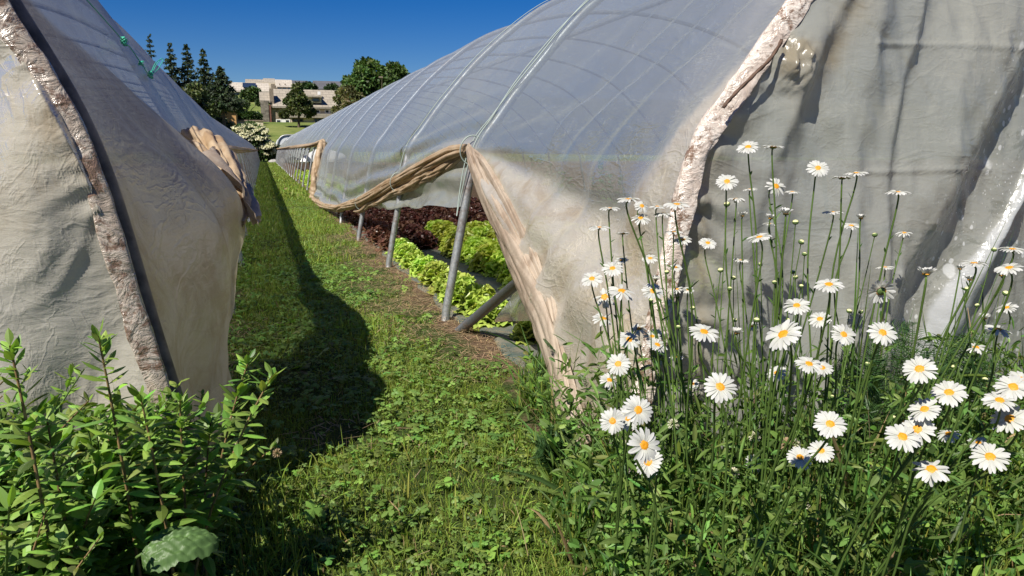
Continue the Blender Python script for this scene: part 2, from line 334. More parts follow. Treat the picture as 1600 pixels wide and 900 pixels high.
def side_film(side, P, X0, y0, zl, hoops):
    Y = ysamples(y0, hoops); nt_ = 130; t = np.linspace(0, 1, nt_)**1.35
    sl = s_of_z(P, zl(Y)); YY, TT = np.meshgrid(Y, t, indexing='ij'); SS = sl[:, None]+(P['L']-sl[:, None])*TT
    r, z, nr, nz = pget(P, SS); up = SS-sl[:, None]
    h = np.array(hoops+[68.]); i = np.clip(np.searchsorted(h, YY)-1, 0, len(h)-2); f = np.clip((YY-h[i])/(h[i+1]-h[i]), 0, 1)
    sag = -.035*np.sin(f*math.pi)*np.clip(up, 0, .8)
    wob = fbm(YY*.9, z*1.3, 3, 4)*.03 + fbm(YY*3.0-z*2.5, z*2+YY*.7, 9, 3)*.012
    d = sag + wob*np.sin(np.clip(f, 0, 1)*math.pi)**.5
    if side > 0:
        # pleats fanning from the tie on the second hoop
        dy, dz = YY-4.23, z-1.0; ang = np.arctan2(dz, -dy); rad = np.hypot(dy, dz)
        near = np.exp(-((ang+.55)/.55)**2)*(YY < 4.23)*sstep(.05, .8, rad)*sstep(1.85, 2.1, YY)
        d = d+near*(.05*np.sin(ang*17)+.022*np.sin(ang*39+rad*2)+.03)
        band = (YY > 4.23)*(YY < 15.6)*np.exp(-(up/.35)**2)
        d = d+band*(.03*np.sin(up*30-YY*1.3+2*noise(YY*.6, 0))+.02*fbm(YY*2, up*9, 1, 3))
        stiff = (YY > 14.4)*(YY < 16)*np.exp(-(z/1.3)**2); d = d+stiff*.06*np.sin(YY*9+z*1.5)
        # diagonal tension folds by the front corner
        q = (YY-1.85)*.9+(z-.6)*.55; d = d+.018*np.sin(q*21+1.5*noise(YY*2, z*2))*(YY < 3.0)*sstep(1.85, 2.05, YY)
        pts = np.array([[1.85, 1.35], [2.0, 1.02], [2.2, .80], [2.5, .82], [3.2, .90], [3.8, 1.0], [4.2, .98]])
        lim = np.interp(YY, pts[:, 0], pts[:, 1])
        dirt = sstep(.10, -.06, z-lim+.06*fbm(YY*3, z*3, 5, 4))*(YY < 4.25)*.85
        corner = np.exp(-((YY-1.85)/.16)**2)*.75 + .55*np.exp(-((YY-2.02-(z-.8)*.1)/.16)**2)*(z < 2.2)
        dirt = np.maximum(dirt, corner*(.75+.5*fbm(YY*5, z*2.5, 2, 3)))
        dirt = np.maximum(dirt, (YY > 4.25)*(YY < 16)*np.exp(-(up/.12)**2)*.6)
        dirt = np.maximum(dirt, (YY > 4.25)*.12*np.ones_like(YY))
    else:
        fix = sstep(2.0, 2.7, YY)
        d = d+fix*.26*np.exp(-((YY-3.05)/.75)**2-((z-.70)/.42)**2)
        lowm = sstep(1.35, .8, z)*(YY < 4.6)*fix
        d = d+lowm*(.022*np.sin(YY*9+z*5+2*noise(YY, z))+.035*fbm(YY*2.5, z*2.5, 4, 4))
        d = d+.012*np.sin(z*36+3*noise(YY*4, z*6))*np.exp(-((YY-2.0)/.16)**2)*sstep(2.0, 2.03, YY)
        lim = np.interp(YY, [2.0, 2.5, 3.3, 4.0, 4.3], [1.50, 1.36, 1.2, .95, .92])
        dirt = sstep(.05, -.05, z-lim+.05*fbm(YY*3, z*3, 5, 4))*(YY < 4.6)*.9
        dirt = np.maximum(dirt, np.exp(-(up/.1)**2)*.6)
        dirt = np.maximum(dirt, .2)
    X = X0+side*(r+nr*0) ; X = X - side*0
    V = np.stack([X0+side*(r+nr*d), YY, zk(P, YY, z+nz*d)], -1)
    return V, gridF(len(Y), nt_), np.clip(dirt, 0, 1).ravel()
def far_film(side, P, X0, y0):
    Y = np.concatenate([np.arange(y0, 12, .12), np.arange(12, 66.01, .6)]); S = np.linspace(s_of_z(P, .9), P['L'], 40)
    YY, SS = np.meshgrid(Y, S, indexing='ij'); r, z, nr, nz = pget(P, SS); d = fbm(YY*1.2, z*2, 7, 3)*.03
    r = 2*P['r'][-1]-r
    return np.stack([X0+side*(r-nr*d), YY, zk(P, YY, z+nz*d)], -1), gridF(len(Y), 40), np.full(YY.size, .15)
def hoop_path(side, P, X0, Y, inset=.03, ext=0, n=90):
    S = np.linspace(0, P['L'], n); r, z, nr, nz = pget(P, S); r = r-nr*inset; z = z-nz*inset*.9
    a = np.stack([X0+side*r, np.full(n, Y), z], 1); b = np.stack([X0+side*(2*P['r'][-1]-r), np.full(n, Y), z], 1)[::-1]
    a[0, 2] = -.08; b[-1, 2] = -.08
    q = np.concatenate([a, b[1:]]); q[:, 2] = zk(P, Y, q[:, 2]); return q
def end_film(side, P, X0, Y0, nx=420, nz_=230, disp=None, attrs=None, back=False):
    Wd = 2*P['r'][-1]; xr = np.concatenate([np.linspace(0, 2.3, nx), np.linspace(2.35, Wd, 60)]) if not back else np.linspace(0, Wd, 60)
    rr = np.concatenate([P['r'], (Wd-P['r'])[::-1]]); zz = np.concatenate([P['z'], P['z'][::-1]])
    top = np.interp(np.clip(xr, 0.002, Wd-.002), rr, zz)
    t = np.linspace(0, 1, nz_ if not back else 30); XX, TT = np.meshgrid(xr, t, indexing='ij'); Z = TT*top[:, None]
    XW = X0+side*XX; d = disp(XW, Z) if disp else 0*XX
    edge = sstep(0, .06, np.minimum(top[:, None]-Z, 9))
    return np.stack([XW, Y0-d*edge, zk(P, Y0, Z)], -1), gridF(len(xr), len(t)), XW.ravel(), Z.ravel()
def wid(V, F): return V, F
# ------------------------------------------------------------------ right tunnel
TR = thing('polytunnel', 'long right-hand polytunnel with clear film side gathered up over lettuce beds', 'polytunnel', (XR, YR, 0))
V, F, dirt = side_film(1, PR, XR, YR, zR, hoopR); part('side_film', V, F, M['film'], TR, attrs={'dirt': dirt}, label='clear film side with soiled cream drape at the front corner')
V, F, dirt = far_film(1, PR, XR, YR); part('side_film', V, F, M['filmfar'], TR, attrs={'dirt': dirt})
def seg_d(X, Z, pts):
    """signed distance across a polyline given by (x, z): positive to the right"""
    pts = np.array(pts); best = np.full(X.shape, 9.); sg = np.zeros(X.shape)
    for a, b in zip(pts[:-1], pts[1:]):
        e = b-a; L = np.hypot(*e); t = np.clip(((X-a[0])*e[0]+(Z-a[1])*e[1])/L**2, 0, 1)
        dx, dz = X-a[0]-t*e[0], Z-a[1]-t*e[1]; q = np.hypot(dx, dz); s = np.sign(dx*e[1]-dz*e[0]); m = q < best
        best = np.where(m, q, best); sg = np.where(m, s, sg)
    return best*sg
def foldprof(q, wl, wr): return np.where(q < 0, np.exp(-(q/wl)**2), np.exp(-(q/wr)**2))
def pxz(L, Y): return [tuple(atY(x, y, Y)[[0, 2]]) for x, y in L]
fA = pxz([(1336, 620), (1340, 430), (1352, 270), (1385, 130), (1425, -20), (1450, -150)], YR)
fB = pxz([(1310, 650), (1372, 430), (1440, 300), (1500, 180), (1560, 60), (1610, -30), (1700, -170)], YR)
fC = pxz([(1440, 560), (1462, 480), (1500, 420), (1548, 340), (1585, 255)], YR)
fD = pxz([(1180, 560), (1200, 420), (1215, 300), (1232, 180), (1262, 60)], YR)
fE = pxz([(1290, 520), (1300, 350), (1322, 180), (1350, 20), (1370, -150)], YR); fF = pxz([(1420, 600), (1500, 440), (1570, 300), (1650, 120)], YR); fG = pxz([(1150, 560), (1165, 380), (1195, 250), (1260, 90), (1330, -60)], YR)
def dispR(X, Z):
    a = seg_d(X, Z, fA); b = seg_d(X, Z, fB); dd = seg_d(X, Z, fD)
    d = .042*foldprof(a, .20, .034)+.105*foldprof(b+.01, .24, .105)+.02*foldprof(dd, .05, .05)
    d = d+.030*fbm(X*2.2, Z*1.6, 2, 4)+.012*fbm(X*9+Z*2, Z*4, 6, 4)+.006*noise(X*26+Z*6, Z*13, 3)
    for L, a_, w_ in ((fE, .030, .05), (fF, .035, .06), (fG, .025, .035)): d = d+a_*foldprof(seg_d(X, Z, L), w_*2.2, w_)
    for z0 in (1.315, .945): d = d+.006*np.exp(-((Z-z0-.01*noise(X*4, 0))/.006)**2)*(X > 1.7)*(X < 2.25)
    d = d+.014*np.sin(Z*55+3*noise(X*7, Z*9)+X*9)*np.exp(-np.abs(X-1.2-.3*np.clip(Z-.9, 0, 9))/.07)
    c = atY(1228, 100, YR); q = np.hypot(X-c[0], (Z-c[2])*.7)
    d = d+.05*np.exp(-(q/.045)**2)*(1+.8*fbm(X*40, Z*30, 5, 3))
    e = seg_d(X, Z, fC); wz = np.clip(np.interp(Z, [.35, .5, .9], [.07, .055, .006]), .006, .08); d = d+.035*np.exp(-(e/wz)**2)
    return d
V, F, X_, Z_ = end_film(1, PR, XR, YR, disp=dispR)
e = seg_d(X_, Z_, fC); wz = np.clip(np.interp(Z_, [.30, .5, .9], [.085, .055, .008]), .006, .09)
pale = sstep(1.15, .85, np.abs(e)/wz+.25*fbm(X_*30, Z_*22, 1, 3))*(Z_ < .91)*.85
spot = sstep(1.75, 2.0, X_+(Z_-.6)*-.45+.1*fbm(X_*5, Z_*5, 8, 3))
c = atY(1228, 100, YR); crum = np.exp(-(np.hypot(X_-c[0], (Z_-c[2])*.7)/.055)**2)
brn = np.exp(-((X_-1.58-(Z_-1.3)*.5)/.07)**2)*sstep(.95, 1.2, Z_)*.7
dirt = np.clip(.25+.5*fbm(X_*2.2, Z_*2.2, 3, 4)+crum+brn+.7*np.exp(-np.abs(X_-1.2)/.08), 0, 1)
part('end_wall_film', V, F, M['endR'], TR, attrs={'dirt': dirt, 'spot': spot, 'pale': pale}, label='hanging grey-green end film with pale splashes and a torn white strip')
V, F, X_, Z_ = end_film(1, PR, XR, YEND, back=True); part('end_wall_film', V, F, M['film'], TR, attrs={'dirt': np.full(len(X_), .3)})
for k, Y in enumerate(hoopR):
    near = k < 4; V, F = tube(hoop_path(1, PR, XR, Y+(.06 if k == 0 else 0), .06 if k == 0 else .028, n=90 if near else 40), .026 if near else .022, 10 if near else 6); part('hoop', V, F, M['pipe'], TR)
V, F = tube([(1.0, 4.04, -.04), (1.10, 2.75, .60)], .026, 12); part('brace', V, F, M['pipedark'], TR)
xr_ = XR+PR['r'][-1]
V, F = tube([(xr_, YR, 2.60), (xr_, YEND, 2.60)], .022, 8); part('ridge_pipe', V, F, M['pipe'], TR)
# edge strip along the front hoop
def edge_strip(side, P, X0, Y0, rad, s0=.02, name='edge_strip', mat=None, root=None, seed=0, n=260, s1=None):
    S = np.linspace(s0, s1 or P['L'], n); r, z, nr, nz = pget(P, S); C = np.stack([X0+side*r, np.full(n, Y0), z], 1)
    th = np.linspace(-.55*math.pi, .62*math.pi, 22); V = []
    N = np.stack([side*nr, 0*r, nz], 1)
    for i in range(n):
        wv = rad*(1+.16*noise(S[i]*9, th*1.2, seed)+.14*noise(S[i]*30, th*3, seed+5))
        o = np.cos(th)[:, None]*N[i]*(wv*.55)[:, None]+np.sin(th)[:, None]*np.array([-side*0+0, -1., 0])*(wv*.5)[:, None]
        o = o-np.sin(th)[:, None]*N[i]*(-.0)+np.where(np.sin(th) > 0, -1, 0)[:, None]*N[i]*(np.sin(th)**2*wv*.7)[:, None]+np.where(np.sin(th) < 0, -1, 0)[:, None]*N[i]*.0
        o[:, 1] += np.where(np.sin(th) < 0, (np.sin(th)**2*wv*.6), 0)*0
        V.append(C[i]+o)
    return part(name, np.concatenate(V), gridF(n, 22), mat, root)
edge_strip(1, PR, XR, YR, .044, mat=M['tape'], root=TR, seed=3).name = 'edge_strip'
# dark slit of twine lying on the strip
def surf_hit(px, py, side, P, X0, out=0.0, y0=1.9, y1=20):
    Ys = np.linspace(y0, y1, 3000); pts = np.array([atY(px, py, Y) for Y in Ys]); zz = pts[:, 2]
    rs = np.interp(zz, P['z'], P['r']); f = side*(pts[:, 0]-X0)-rs
    k = np.where(np.sign(f[1:]) != np.sign(f[:-1]))[0]
    i = k[0] if len(k) else int(np.argmin(np.abs(f))); p = pts[i].copy(); s = s_of_z(P, p[2]); r, z, nr, nz = pget(P, s)
    return p+np.array([side*nr, 0, nz])*out
P = spline([atY(x, y, 1.80)+[0, 0, 0] for x, y in [(1222, 62), (1205, 90), (1175, 120), (1145, 150), (1130, 168)]], 30)
V, F = tube(P, .0045, 8, lump=lambda i, th: 1+.4*np.sin(th*3+i)); part('cord', V, F, simple('dark_cord', (.10, .06, .04), .8, 60), TR)
# rolled / gathered edges
def lumpy(P, rad, root, mat, name='rolled_edge', n=28, seed=0, amp=.30, folds=3, twist=.06, squash=None, label=None):
    g = lambda x: (1-np.abs(np.sin(x)))**2.5
    lf = lambda i, th: 1+.10*np.sin(2*th+i*twist)-amp*1.5*g(folds/2*th+i*twist+1.2*noise(i*.03, seed))-amp*.9*g(folds*1.5*th-i*twist*1.4+2*noise(i*.04, 3+seed))-.10*g(7*th+i*twist*2+2*noise(i*.07, 5+seed))+.10*noise(i*.13, th*1.6, seed)
    V, F = tube(P, rad, n*2, lump=lf)
    if squash:
        c = np.repeat(np.asarray(P, float), n*2, 0); m = len(c); V[:m, 0] = c[:, 0]+(V[:m, 0]-c[:, 0])*squash; V[:m, 1:] = c[:, 1:]+(V[:m, 1:]-c[:, 1:])*1.12
    return part(name, V, F, mat, root, label=label)
def onR(Y, z, out=.02): r, zz, nr, nz = pget(PR, s_of_z(PR, z)); return [XR+r+nr*out, Y, zz+nz*out]
Yk = np.concatenate([np.linspace(4.25, 15.4, 150)]); P = np.array([onR(y, zR(y), .03) for y in Yk])
lumpy(P, np.interp(Yk, [4.25, 4.6, 5.5, 6.4, 6.7, 15.4], [.028, .045, .055, .043, .055, .055]), TR, M['roll'], seed=1, n=30, twist=.035, label='dirty rolled-up film edge tied along the hoops')
Yk = np.linspace(4.3, 9.0, 90); P = np.array([onR(y, zR(y)-.085*math.sin(min(1, (y-4.3)/1.0)*math.pi/2)+.01*math.sin(y*5), .0) for y in Yk])
lumpy(P, np.interp(Yk, [4.3, 5, 7, 9], [.02, .04, .035, .02]), TR, M['roll'], seed=8, n=20, twist=.13)
P = spline([onR(15.45, .05, .03), onR(15.5, .4, .06), onR(15.6, .8, .06), onR(15.8, 1.1, .06), onR(16.6, 1.14, .05), onR(20, 1.1, .05), onR(30, 1.1, .05), onR(45, 1.1, .05), onR(65.8, 1.1, .05)], 260)
lumpy(P, np.interp(np.arange(260), [0, 90, 110, 259], [.1, .09, .06, .06]), TR, M['roll'], seed=2, n=10)
# drape bundle falling from the tie to the ground
B = np.array([[4.21, 1.0], [3.95, .90], [3.6, .76], [3.2, .60], [2.8, .44], [2.5, .31], [2.25, .15], [2.05, 0.0]])
P = spline([onR(y, z, .035) for y, z in B], 140)
lumpy(P, np.interp(np.linspace(0, 1, 140), [0, .1, .5, 1], [.03, .060, .088, .10]), TR, M['bundle'], seed=4, n=40, folds=2, amp=.26, twist=.010, squash=.42, label='thick gathered film fold falling from the tie to the grass')
P = spline([onR(y, z, .03) for y, z in [(4.2, 1.0), (3.85, .93), (3.45, .80), (3.0, .62), (2.65, .45), (2.42, .30), (2.2, .08)]], 120)
lumpy(P, np.interp(np.linspace(0, 1, 120), [0, .15, .5, 1], [.02, .035, .045, .06]), TR, M['bundle'], seed=6, n=30, folds=2, amp=.25, twist=.012, squash=.45)
# hanging strip below the roll
Yk = np.linspace(4.25, 11.5, 260); tt = np.linspace(0, 1, 26); YY, TT = np.meshgrid(Yk, tt, indexing='ij')
zt = zR(Yk)+.02; zb = np.interp(Yk, [4.25, 5, 7, 8.5, 10.5, 11.5], [.68, .62, .46, .36, .18, .12])-.01*np.sin(Yk*6)
ZZ = zt[:, None]*(1-TT)+zb[:, None]*TT; rr = np.interp(ZZ, PR['z'], PR['r'])
dd = .03*np.sin(YY*3.1+TT*2.5)*TT+.03*fbm(YY*3, TT*3, 5, 3)*TT+.02*np.sin(TT*9+YY*1.5)
part('hanging_film', np.stack([XR+rr+.02+dd, YY, ZZ], -1), gridF(260, 26), M['endR'], TR, attrs={'dirt': np.full(YY.size, .25)+.3*(TT.ravel() < .3), 'spot': np.zeros(YY.size), 'pale': np.zeros(YY.size)}, label='limp milky film hanging below the rolled edge')
# loose scrap below the brace
u, v = np.meshgrid(np.linspace(0, 1, 30), np.linspace(0, 1, 30), indexing='ij')
a, b, c2, d2 = [atX(x, y, 1.14) for x, y in [(802, 442), (850, 430), (848, 500), (778, 503)]]
S_ = a*((1-u)*(1-v))[..., None]+b*(u*(1-v))[..., None]+c2*(u*v)[..., None]+d2*((1-u)*v)[..., None]
S_[..., 0] += .03*np.sin(u*7)*v+.02*np.sin(v*5+u*3)
part('loose_flap', S_, gridF(30, 30), M['endR'], TR, attrs={'dirt': np.full(900, .35), 'spot': np.zeros(900), 'pale': np.zeros(900)})
# cords over the second and third hoop
for dy, s1, Y in ((-.06, 2.6, 4.23), (.07, 2.6, 4.23), (.0, 3.4, 6.37)):
    S = np.linspace(s_of_z(PR, .62), s1, 60); r, z, nr, nz = pget(PR, S)
    P = np.stack([XR+r+nr*.012, Y+dy*np.sin(np.linspace(0, 9, 60))*.6, z+nz*.012], 1); V, F = tube(P, .0035, 5); part('cord', V, F, M['cord'], TR)
ring = [(4.23+.0, a) for a in np.linspace(0, 2*math.pi, 24)]
for Y in (4.23, 6.37, 8.5):
    c0 = np.array(onR(Y, zR(Y), .0)); P = [c0+np.array([.075*math.cos(a), .01*math.sin(2*a), .085*math.sin(a)]) for a in np.linspace(0, 6.2, 24)]
    V, F = tube(P, .004, 5); part('tie', V, F, M['cord'], TR)
# ------------------------------------------------------------------ left tunnel
TL = thing('polytunnel', 'left-hand polytunnel with cream soiled end film beside the shaded path', 'polytunnel', (XL, YL, 0))
V, F, dirt = side_film(-1, PL, XL, YL, zL, hoopL); part('side_film', V[..., :], F[:, ::-1], M['filmL'], TL, attrs={'dirt': dirt}, label='film side bulging over the path at the front')
V, F, dirt = far_film(-1, PL, XL, YL); part('side_film', V, F, M['filmfar'], TL, attrs={'dirt': dirt})
def dispL(X, Z):
    r = np.interp(Z, PL['z'], PL['r']); q = (-X-.2-r)      # distance in from the edge
    d = .06*fbm(X*2.4, Z*1.6, 11, 3)+.008*fbm(X*7, Z*5, 12, 3)+.022*np.sin((X*.85-Z*.5)*14+2*noise(X*2, Z*2, 5))
    a_ = X*.80-Z*.60; b_ = X*.60+Z*.80                        # a_ runs across the creases, b_ along them (down to the left)
    n1 = 1-np.abs(noise(a_*6+.6*noise(X*3, Z*3, 8), b_*1.6, 21))*2; n2 = 1-np.abs(noise(a_*15+noise(X*4, Z*4, 3), b_*4, 22))*2
    d = d+.012*n1*sstep(.03, .25, q)+.003*n2
    d = d+.009*np.sin(Z*85+4*noise(X*5, Z*12)+q*30)*np.exp(-q/.05)*np.clip(.5+noise(Z*6, 1, 2), 0, 1)
    return d
V, F, X_, Z_ = end_film(-1, PL, XL, YL, disp=dispL); part('end_wall_film', V, F, M['endL'], TL, attrs={'dirt': np.clip(.55+.6*fbm(X_*3, Z_*3, 1, 4), 0, 1)}, label='cream creased end film lit by the sun')
V, F, X_, Z_ = end_film(-1, PL, XL, YEND, back=True); part('end_wall_film', V, F, M['filmL'], TL, attrs={'dirt': np.full(len(X_), .3)})
for k, Y in enumerate(hoopL):
    near = k < 4; V, F = tube(hoop_path(-1, PL, XL, Y+(.05 if k == 0 else 0), .028, n=90 if near else 40), .026 if near else .022, 10 if near else 6); part('hoop', V, F, M['pipe'] if k else M['pipedark'], TL)
edge_strip(-1, PL, XL, YL, .038, mat=M['tapeL'], root=TL, seed=9)
P = hoop_path(-1, PL, XL, YL+.075, -.012)[:70]; V, F = tube(P, .020, 12); part('edge_pipe', V, F, simple('grimy_pipe', (.16, .13, .11), .6, 14, .5), TL)
def onL(Y, z, out=.02): r, zz, nr, nz = pget(PL, s_of_z(PL, z)); return [XL-(r+nr*out), Y, zz+nz*out]
P = spline([(-.10, 3.05, .72), (-.13, 3.3, .80), (-.19, 3.6, .92), (-.27, 4.0, 1.0), (-.36, 4.5, 1.03), (-.38, 4.8, 1.0), onL(5.6, .98, .03), onL(7, .98, .03), onL(10, 1.0, .03), onL(20, 1, .03), onL(40, 1, .03), onL(65.8, 1, .03)], 330)
lumpy(P, np.interp(np.arange(330), [0, 30, 90, 140, 160, 329], [.02, .085, .105, .10, .06, .05]), TL, M['roll'], seed=12, n=26, amp=.35, twist=.05, label='crumpled cream film bunched at the side')
# folded flap on the bulge
u, v = np.meshgrid(np.linspace(0, 1, 50), np.linspace(0, 1, 40), indexing='ij')
a, b, c2, d2 = [np.array(q) for q in [(-.27, 3.2, .98), (-.20, 4.1, 1.0), (-.075, 3.35, .70), (-.06, 3.0, .72)]]
S_ = a*((1-u)*(1-v))[..., None]+b*(u*(1-v))[..., None]+c2*(u*v)[..., None]+d2*((1-u)*v)[..., None]
S_[..., 0] += .05*np.sin(u*9+v*2)*np.sin(v*math.pi)+.03*fbm(u*5, v*5, 3, 3)+.03; S_[..., 2] += .03*np.sin(v*6+u*4)
part('folded_flap', S_, gridF(50, 40), M['bundle'], TL)
def knot(px, py, loops, root):
    c0 = surf_hit(px, py, -1, PL, XL, .012, 2.2, 6); n = []
    for k in range(loops):
        ph = rng.uniform(0, 6); s = rng.uniform(.02, .035); sq = rng.uniform(.3, .6)
        n.append(tube([c0+np.array([.01*math.sin(3*a+ph), s*math.cos(a)+.3*s*math.cos(2*a+ph), s*sq*math.sin(a+ph)]) for a in np.linspace(0, 6.0, 26)], .0028, 5))
    V, F, _ = merge(n); part('twine_knot', V, F, M['twine'], root)
for q in ((190, 66, 3), (217, 100, 2), (232, 118, 3)): knot(*q, TL)
P = spline([surf_hit(x, y, -1, PL, XL, .012, 2.2, 8) for x, y in [(60, -60), (120, -10), (188, 64), (200, 76), (217, 100), (232, 120), (240, 105), (250, 92)]], 60); V, F = tube(P, .0025, 5); part('twine', V, F, M['twine'], TL)
c0 = surf_hit(232, 118, -1, PL, XL, .012, 2.2, 6); c1 = surf_hit(249, 95, -1, PL, XL, .03, 2.2, 6)
P = spline([c0, c0*.6+c1*.4+[0, 0, .03], c1, c0*.5+c1*.5-[0, 0, .02], c0], 40); V, F = tube(P, .0025, 5); part('twine', V, F, M['twine'], TL)
# ------------------------------------------------------------------ leaves
def unit(a): return a/(np.linalg.norm(a, axis=-1, keepdims=True)+1e-9)
def leafset(base, d, L, W, K=4, curl=.3, shape=None, side=None, cross=2, fold=0., col=(.1, .2, .05), tipcol=None, twist=0., frill=0., frf=9.):
    """N blades or leaves as strips: base points, directions, lengths, widths"""
    base = np.atleast_2d(np.asarray(base, float)); N = len(base); d = unit(np.broadcast_to(np.asarray(d, float), (N, 3)).copy())
    L = np.broadcast_to(L, (N,)); W = np.broadcast_to(W, (N,)); curl = np.broadcast_to(curl, (N,))
    if side is None:
        a = rng.normal(size=(N, 3)); side = unit(np.cross(d, a))
    else: side = unit(np.asarray(side, float)-d*np.sum(np.asarray(side, float)*d, -1, keepdims=True))
    nrm = unit(np.cross(side, d)); t = np.linspace(0, 1, K+1)
    if shape is None: shape = np.sin(np.clip(t*.97+.03, 0, 1)*math.pi)**.7
    shape = np.asarray(shape)
    mid = base[:, None]+d[:, None]*(L[:, None]*t)[..., None]
    mid[..., 2] -= (curl*L)[:, None]*t**2*(.35+.65*np.linalg.norm(d[:, :2], axis=1))[:, None]
    mid += nrm[:, None]*(twist*L[:, None]*t**2*rng.normal(0, 1, (N, 1)))[..., None] if twist else 0
    u = np.linspace(-1, 1, cross); w = (W[:, None]*shape[None]*.5)
    V = mid[:, :, None, :]+side[:, None, None, :]*(w[:, :, None]*u)[..., None]+nrm[:, None, None, :]*(w[:, :, None]*np.abs(u)*fold)[..., None]
    if frill:
        ph = rng.uniform(0, 6, (N, 1, 1)); V += nrm[:, None, None, :]*(frill*W[:, None, None]*np.abs(u)**1.5*np.sin(t[None, :, None]*frf+ph+u*2.5)*t[None, :, None]**.5)[..., None]
    n_ = (K+1)*cross; i, j = np.meshgrid(np.arange(K), np.arange(cross-1), indexing='ij'); q = np.stack([i*cross+j, i*cross+j+1, (i+1)*cross+j+1, (i+1)*cross+j], -1).reshape(-1, 4)
    F = (q[None]+(np.arange(N)*n_)[:, None, None]).reshape(-1, 4)
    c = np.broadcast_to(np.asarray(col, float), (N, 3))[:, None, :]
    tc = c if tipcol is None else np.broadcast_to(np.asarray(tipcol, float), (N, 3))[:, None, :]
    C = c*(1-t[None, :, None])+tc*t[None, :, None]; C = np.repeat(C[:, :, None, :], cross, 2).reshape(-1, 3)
    return V.reshape(-1, 3), [F], C
def rdir(N, tilt, spread, az=None):
    a = rng.uniform(0, 2*math.pi, N) if az is None else az; th = np.abs(rng.normal(tilt, spread, N))
    return np.stack([np.cos(a)*np.sin(th), np.sin(a)*np.sin(th), np.cos(th)], 1)
def vcol(N, base, dv=.25, dh=.15):
    c = np.asarray(base, float)*(1+rng.normal(0, dv, (N, 1))); c = c*(1+rng.normal(0, dh, (N, 3))); return np.clip(c, .004, .9)
GRASS = (.22, .295, .052); CLOV = (.16, .26, .055); DARKG = (.125, .205, .045); STRAW = (.36, .27, .14)
BLADE = np.array([1, .95, .8, .5, .03])
def patch(X, Y): return fbm(X*2.3, Y*1.6, 4, 3)
bare = np.array([(.42, 2.5, .05), (.18, 2.55, .14), (.80, 4.6, .30), (.86, 4.0, .25), (.84, 5.4, .28), (.80, 6.6, .22), (.95, 3.45, .2), (-.30, 3.1, .16), (-.32, 3.6, .2), (-.25, 4.3, .18), (.83, 8.6, .3), (-.3, 5.4, .2), (.95, 4.9, .25), (.9, 5.9, .3), (.88, 7.4, .3)])
def bareness(X, Y):
    b = np.zeros(X.shape)
    for x, y, r in bare: b = np.maximum(b, np.exp(-(((X-x)**2+((Y-y)*.7)**2)/r**2)**1.5))
    return np.clip(b+.35*fbm(X*7, Y*7, 3, 3), 0, 1)
def xbed(Y): return np.interp(Y, [1.0, 1.3, 1.6, 2.0, 2.5, 3.0, 3.3], [.56, .60, .66, .78, .90, 1.02, 1.2])
def scatter(n, x0, x1, y0, y1, keep):
    X = rng.uniform(x0, x1, n); Y = rng.uniform(y0, y1, n); m = rng.uniform(0, 1, n) < keep(X, Y); return X[m], Y[m]
def inpath(X, Y): return (X < .92+.13*noise(X*5, Y*3.5, 2)+.06*noise(X*17, Y*13, 2))*(X > -.38+.1*noise(Y*2, X))
L_ = []
def lawn(n, x0, x1, y0, y1, h0, w0, K=3, cl=.4, clover=0, bladecut=1.0):
    X, Y = scatter(n, x0, x1, y0, y1, lambda X, Y: inpath(X, Y)*(1-bareness(X, Y))*(1-.8*(X > xbed(Y)))*bladecut)
    N = len(X); p = patch(X, Y); pt = fbm(X*6, Y*5, 8, 2)
    h = h0*np.exp(rng.normal(0, .35, N))*(1+.5*p)*np.where(X < .0, 1.25, 1)*np.clip(1+.6*pt, .4, 2); B = np.stack([X, Y, np.zeros(N)-.004], 1)
    c = vcol(N, GRASS, .22, .10)*(1+.35*p[:, None]); m = rng.uniform(0, 1, N) < .025+.12*bareness(X, Y); c[m] = vcol(m.sum(), STRAW, .2, .06)
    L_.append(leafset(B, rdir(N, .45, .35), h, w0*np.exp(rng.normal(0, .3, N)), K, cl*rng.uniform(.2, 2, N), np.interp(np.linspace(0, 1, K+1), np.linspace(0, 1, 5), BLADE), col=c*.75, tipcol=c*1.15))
    if clover:
        X, Y = scatter(clover, x0, x1, y0, y1, lambda X, Y: inpath(X, Y)*(1-bareness(X, Y))*sstep(-.35, .25, fbm(X*3.1, Y*2.4, 31, 3)+.1)*(1-.7*(X > xbed(Y))))
        N = len(X); sz = .008*np.exp(rng.normal(0, .3, N))*np.where(rng.uniform(0, 1, N) < .12, 1.9, 1); z = np.abs(rng.normal(.022, .013, N))+.004; az = rng.uniform(0, 6.28, N)
        tl = rng.normal(0, .35, (N, 2)); c = vcol(N, CLOV, .25, .1)
        for k in range(3):
            a = az+k*2.094; d = np.stack([np.cos(a), np.sin(a), np.cos(a)*tl[:, 0]+np.sin(a)*tl[:, 1]+.15], 1)
            L_.append(leafset(np.stack([X, Y, z], 1), d, sz*1.25, sz*1.15, 2, .25, [.15, 1, .55], side=np.stack([-np.sin(a), np.cos(a), -np.sin(a)*tl[:, 0]+np.cos(a)*tl[:, 1]], 1), cross=3, fold=.2, col=c, tipcol=c*1.1))
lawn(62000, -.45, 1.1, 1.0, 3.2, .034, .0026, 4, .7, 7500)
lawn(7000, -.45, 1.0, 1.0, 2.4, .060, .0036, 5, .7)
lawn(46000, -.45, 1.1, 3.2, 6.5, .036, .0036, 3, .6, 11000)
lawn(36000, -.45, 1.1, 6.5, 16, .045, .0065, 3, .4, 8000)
lawn(60000, -.45, 1.0, 16, 68, .065, .022, 2, .3)
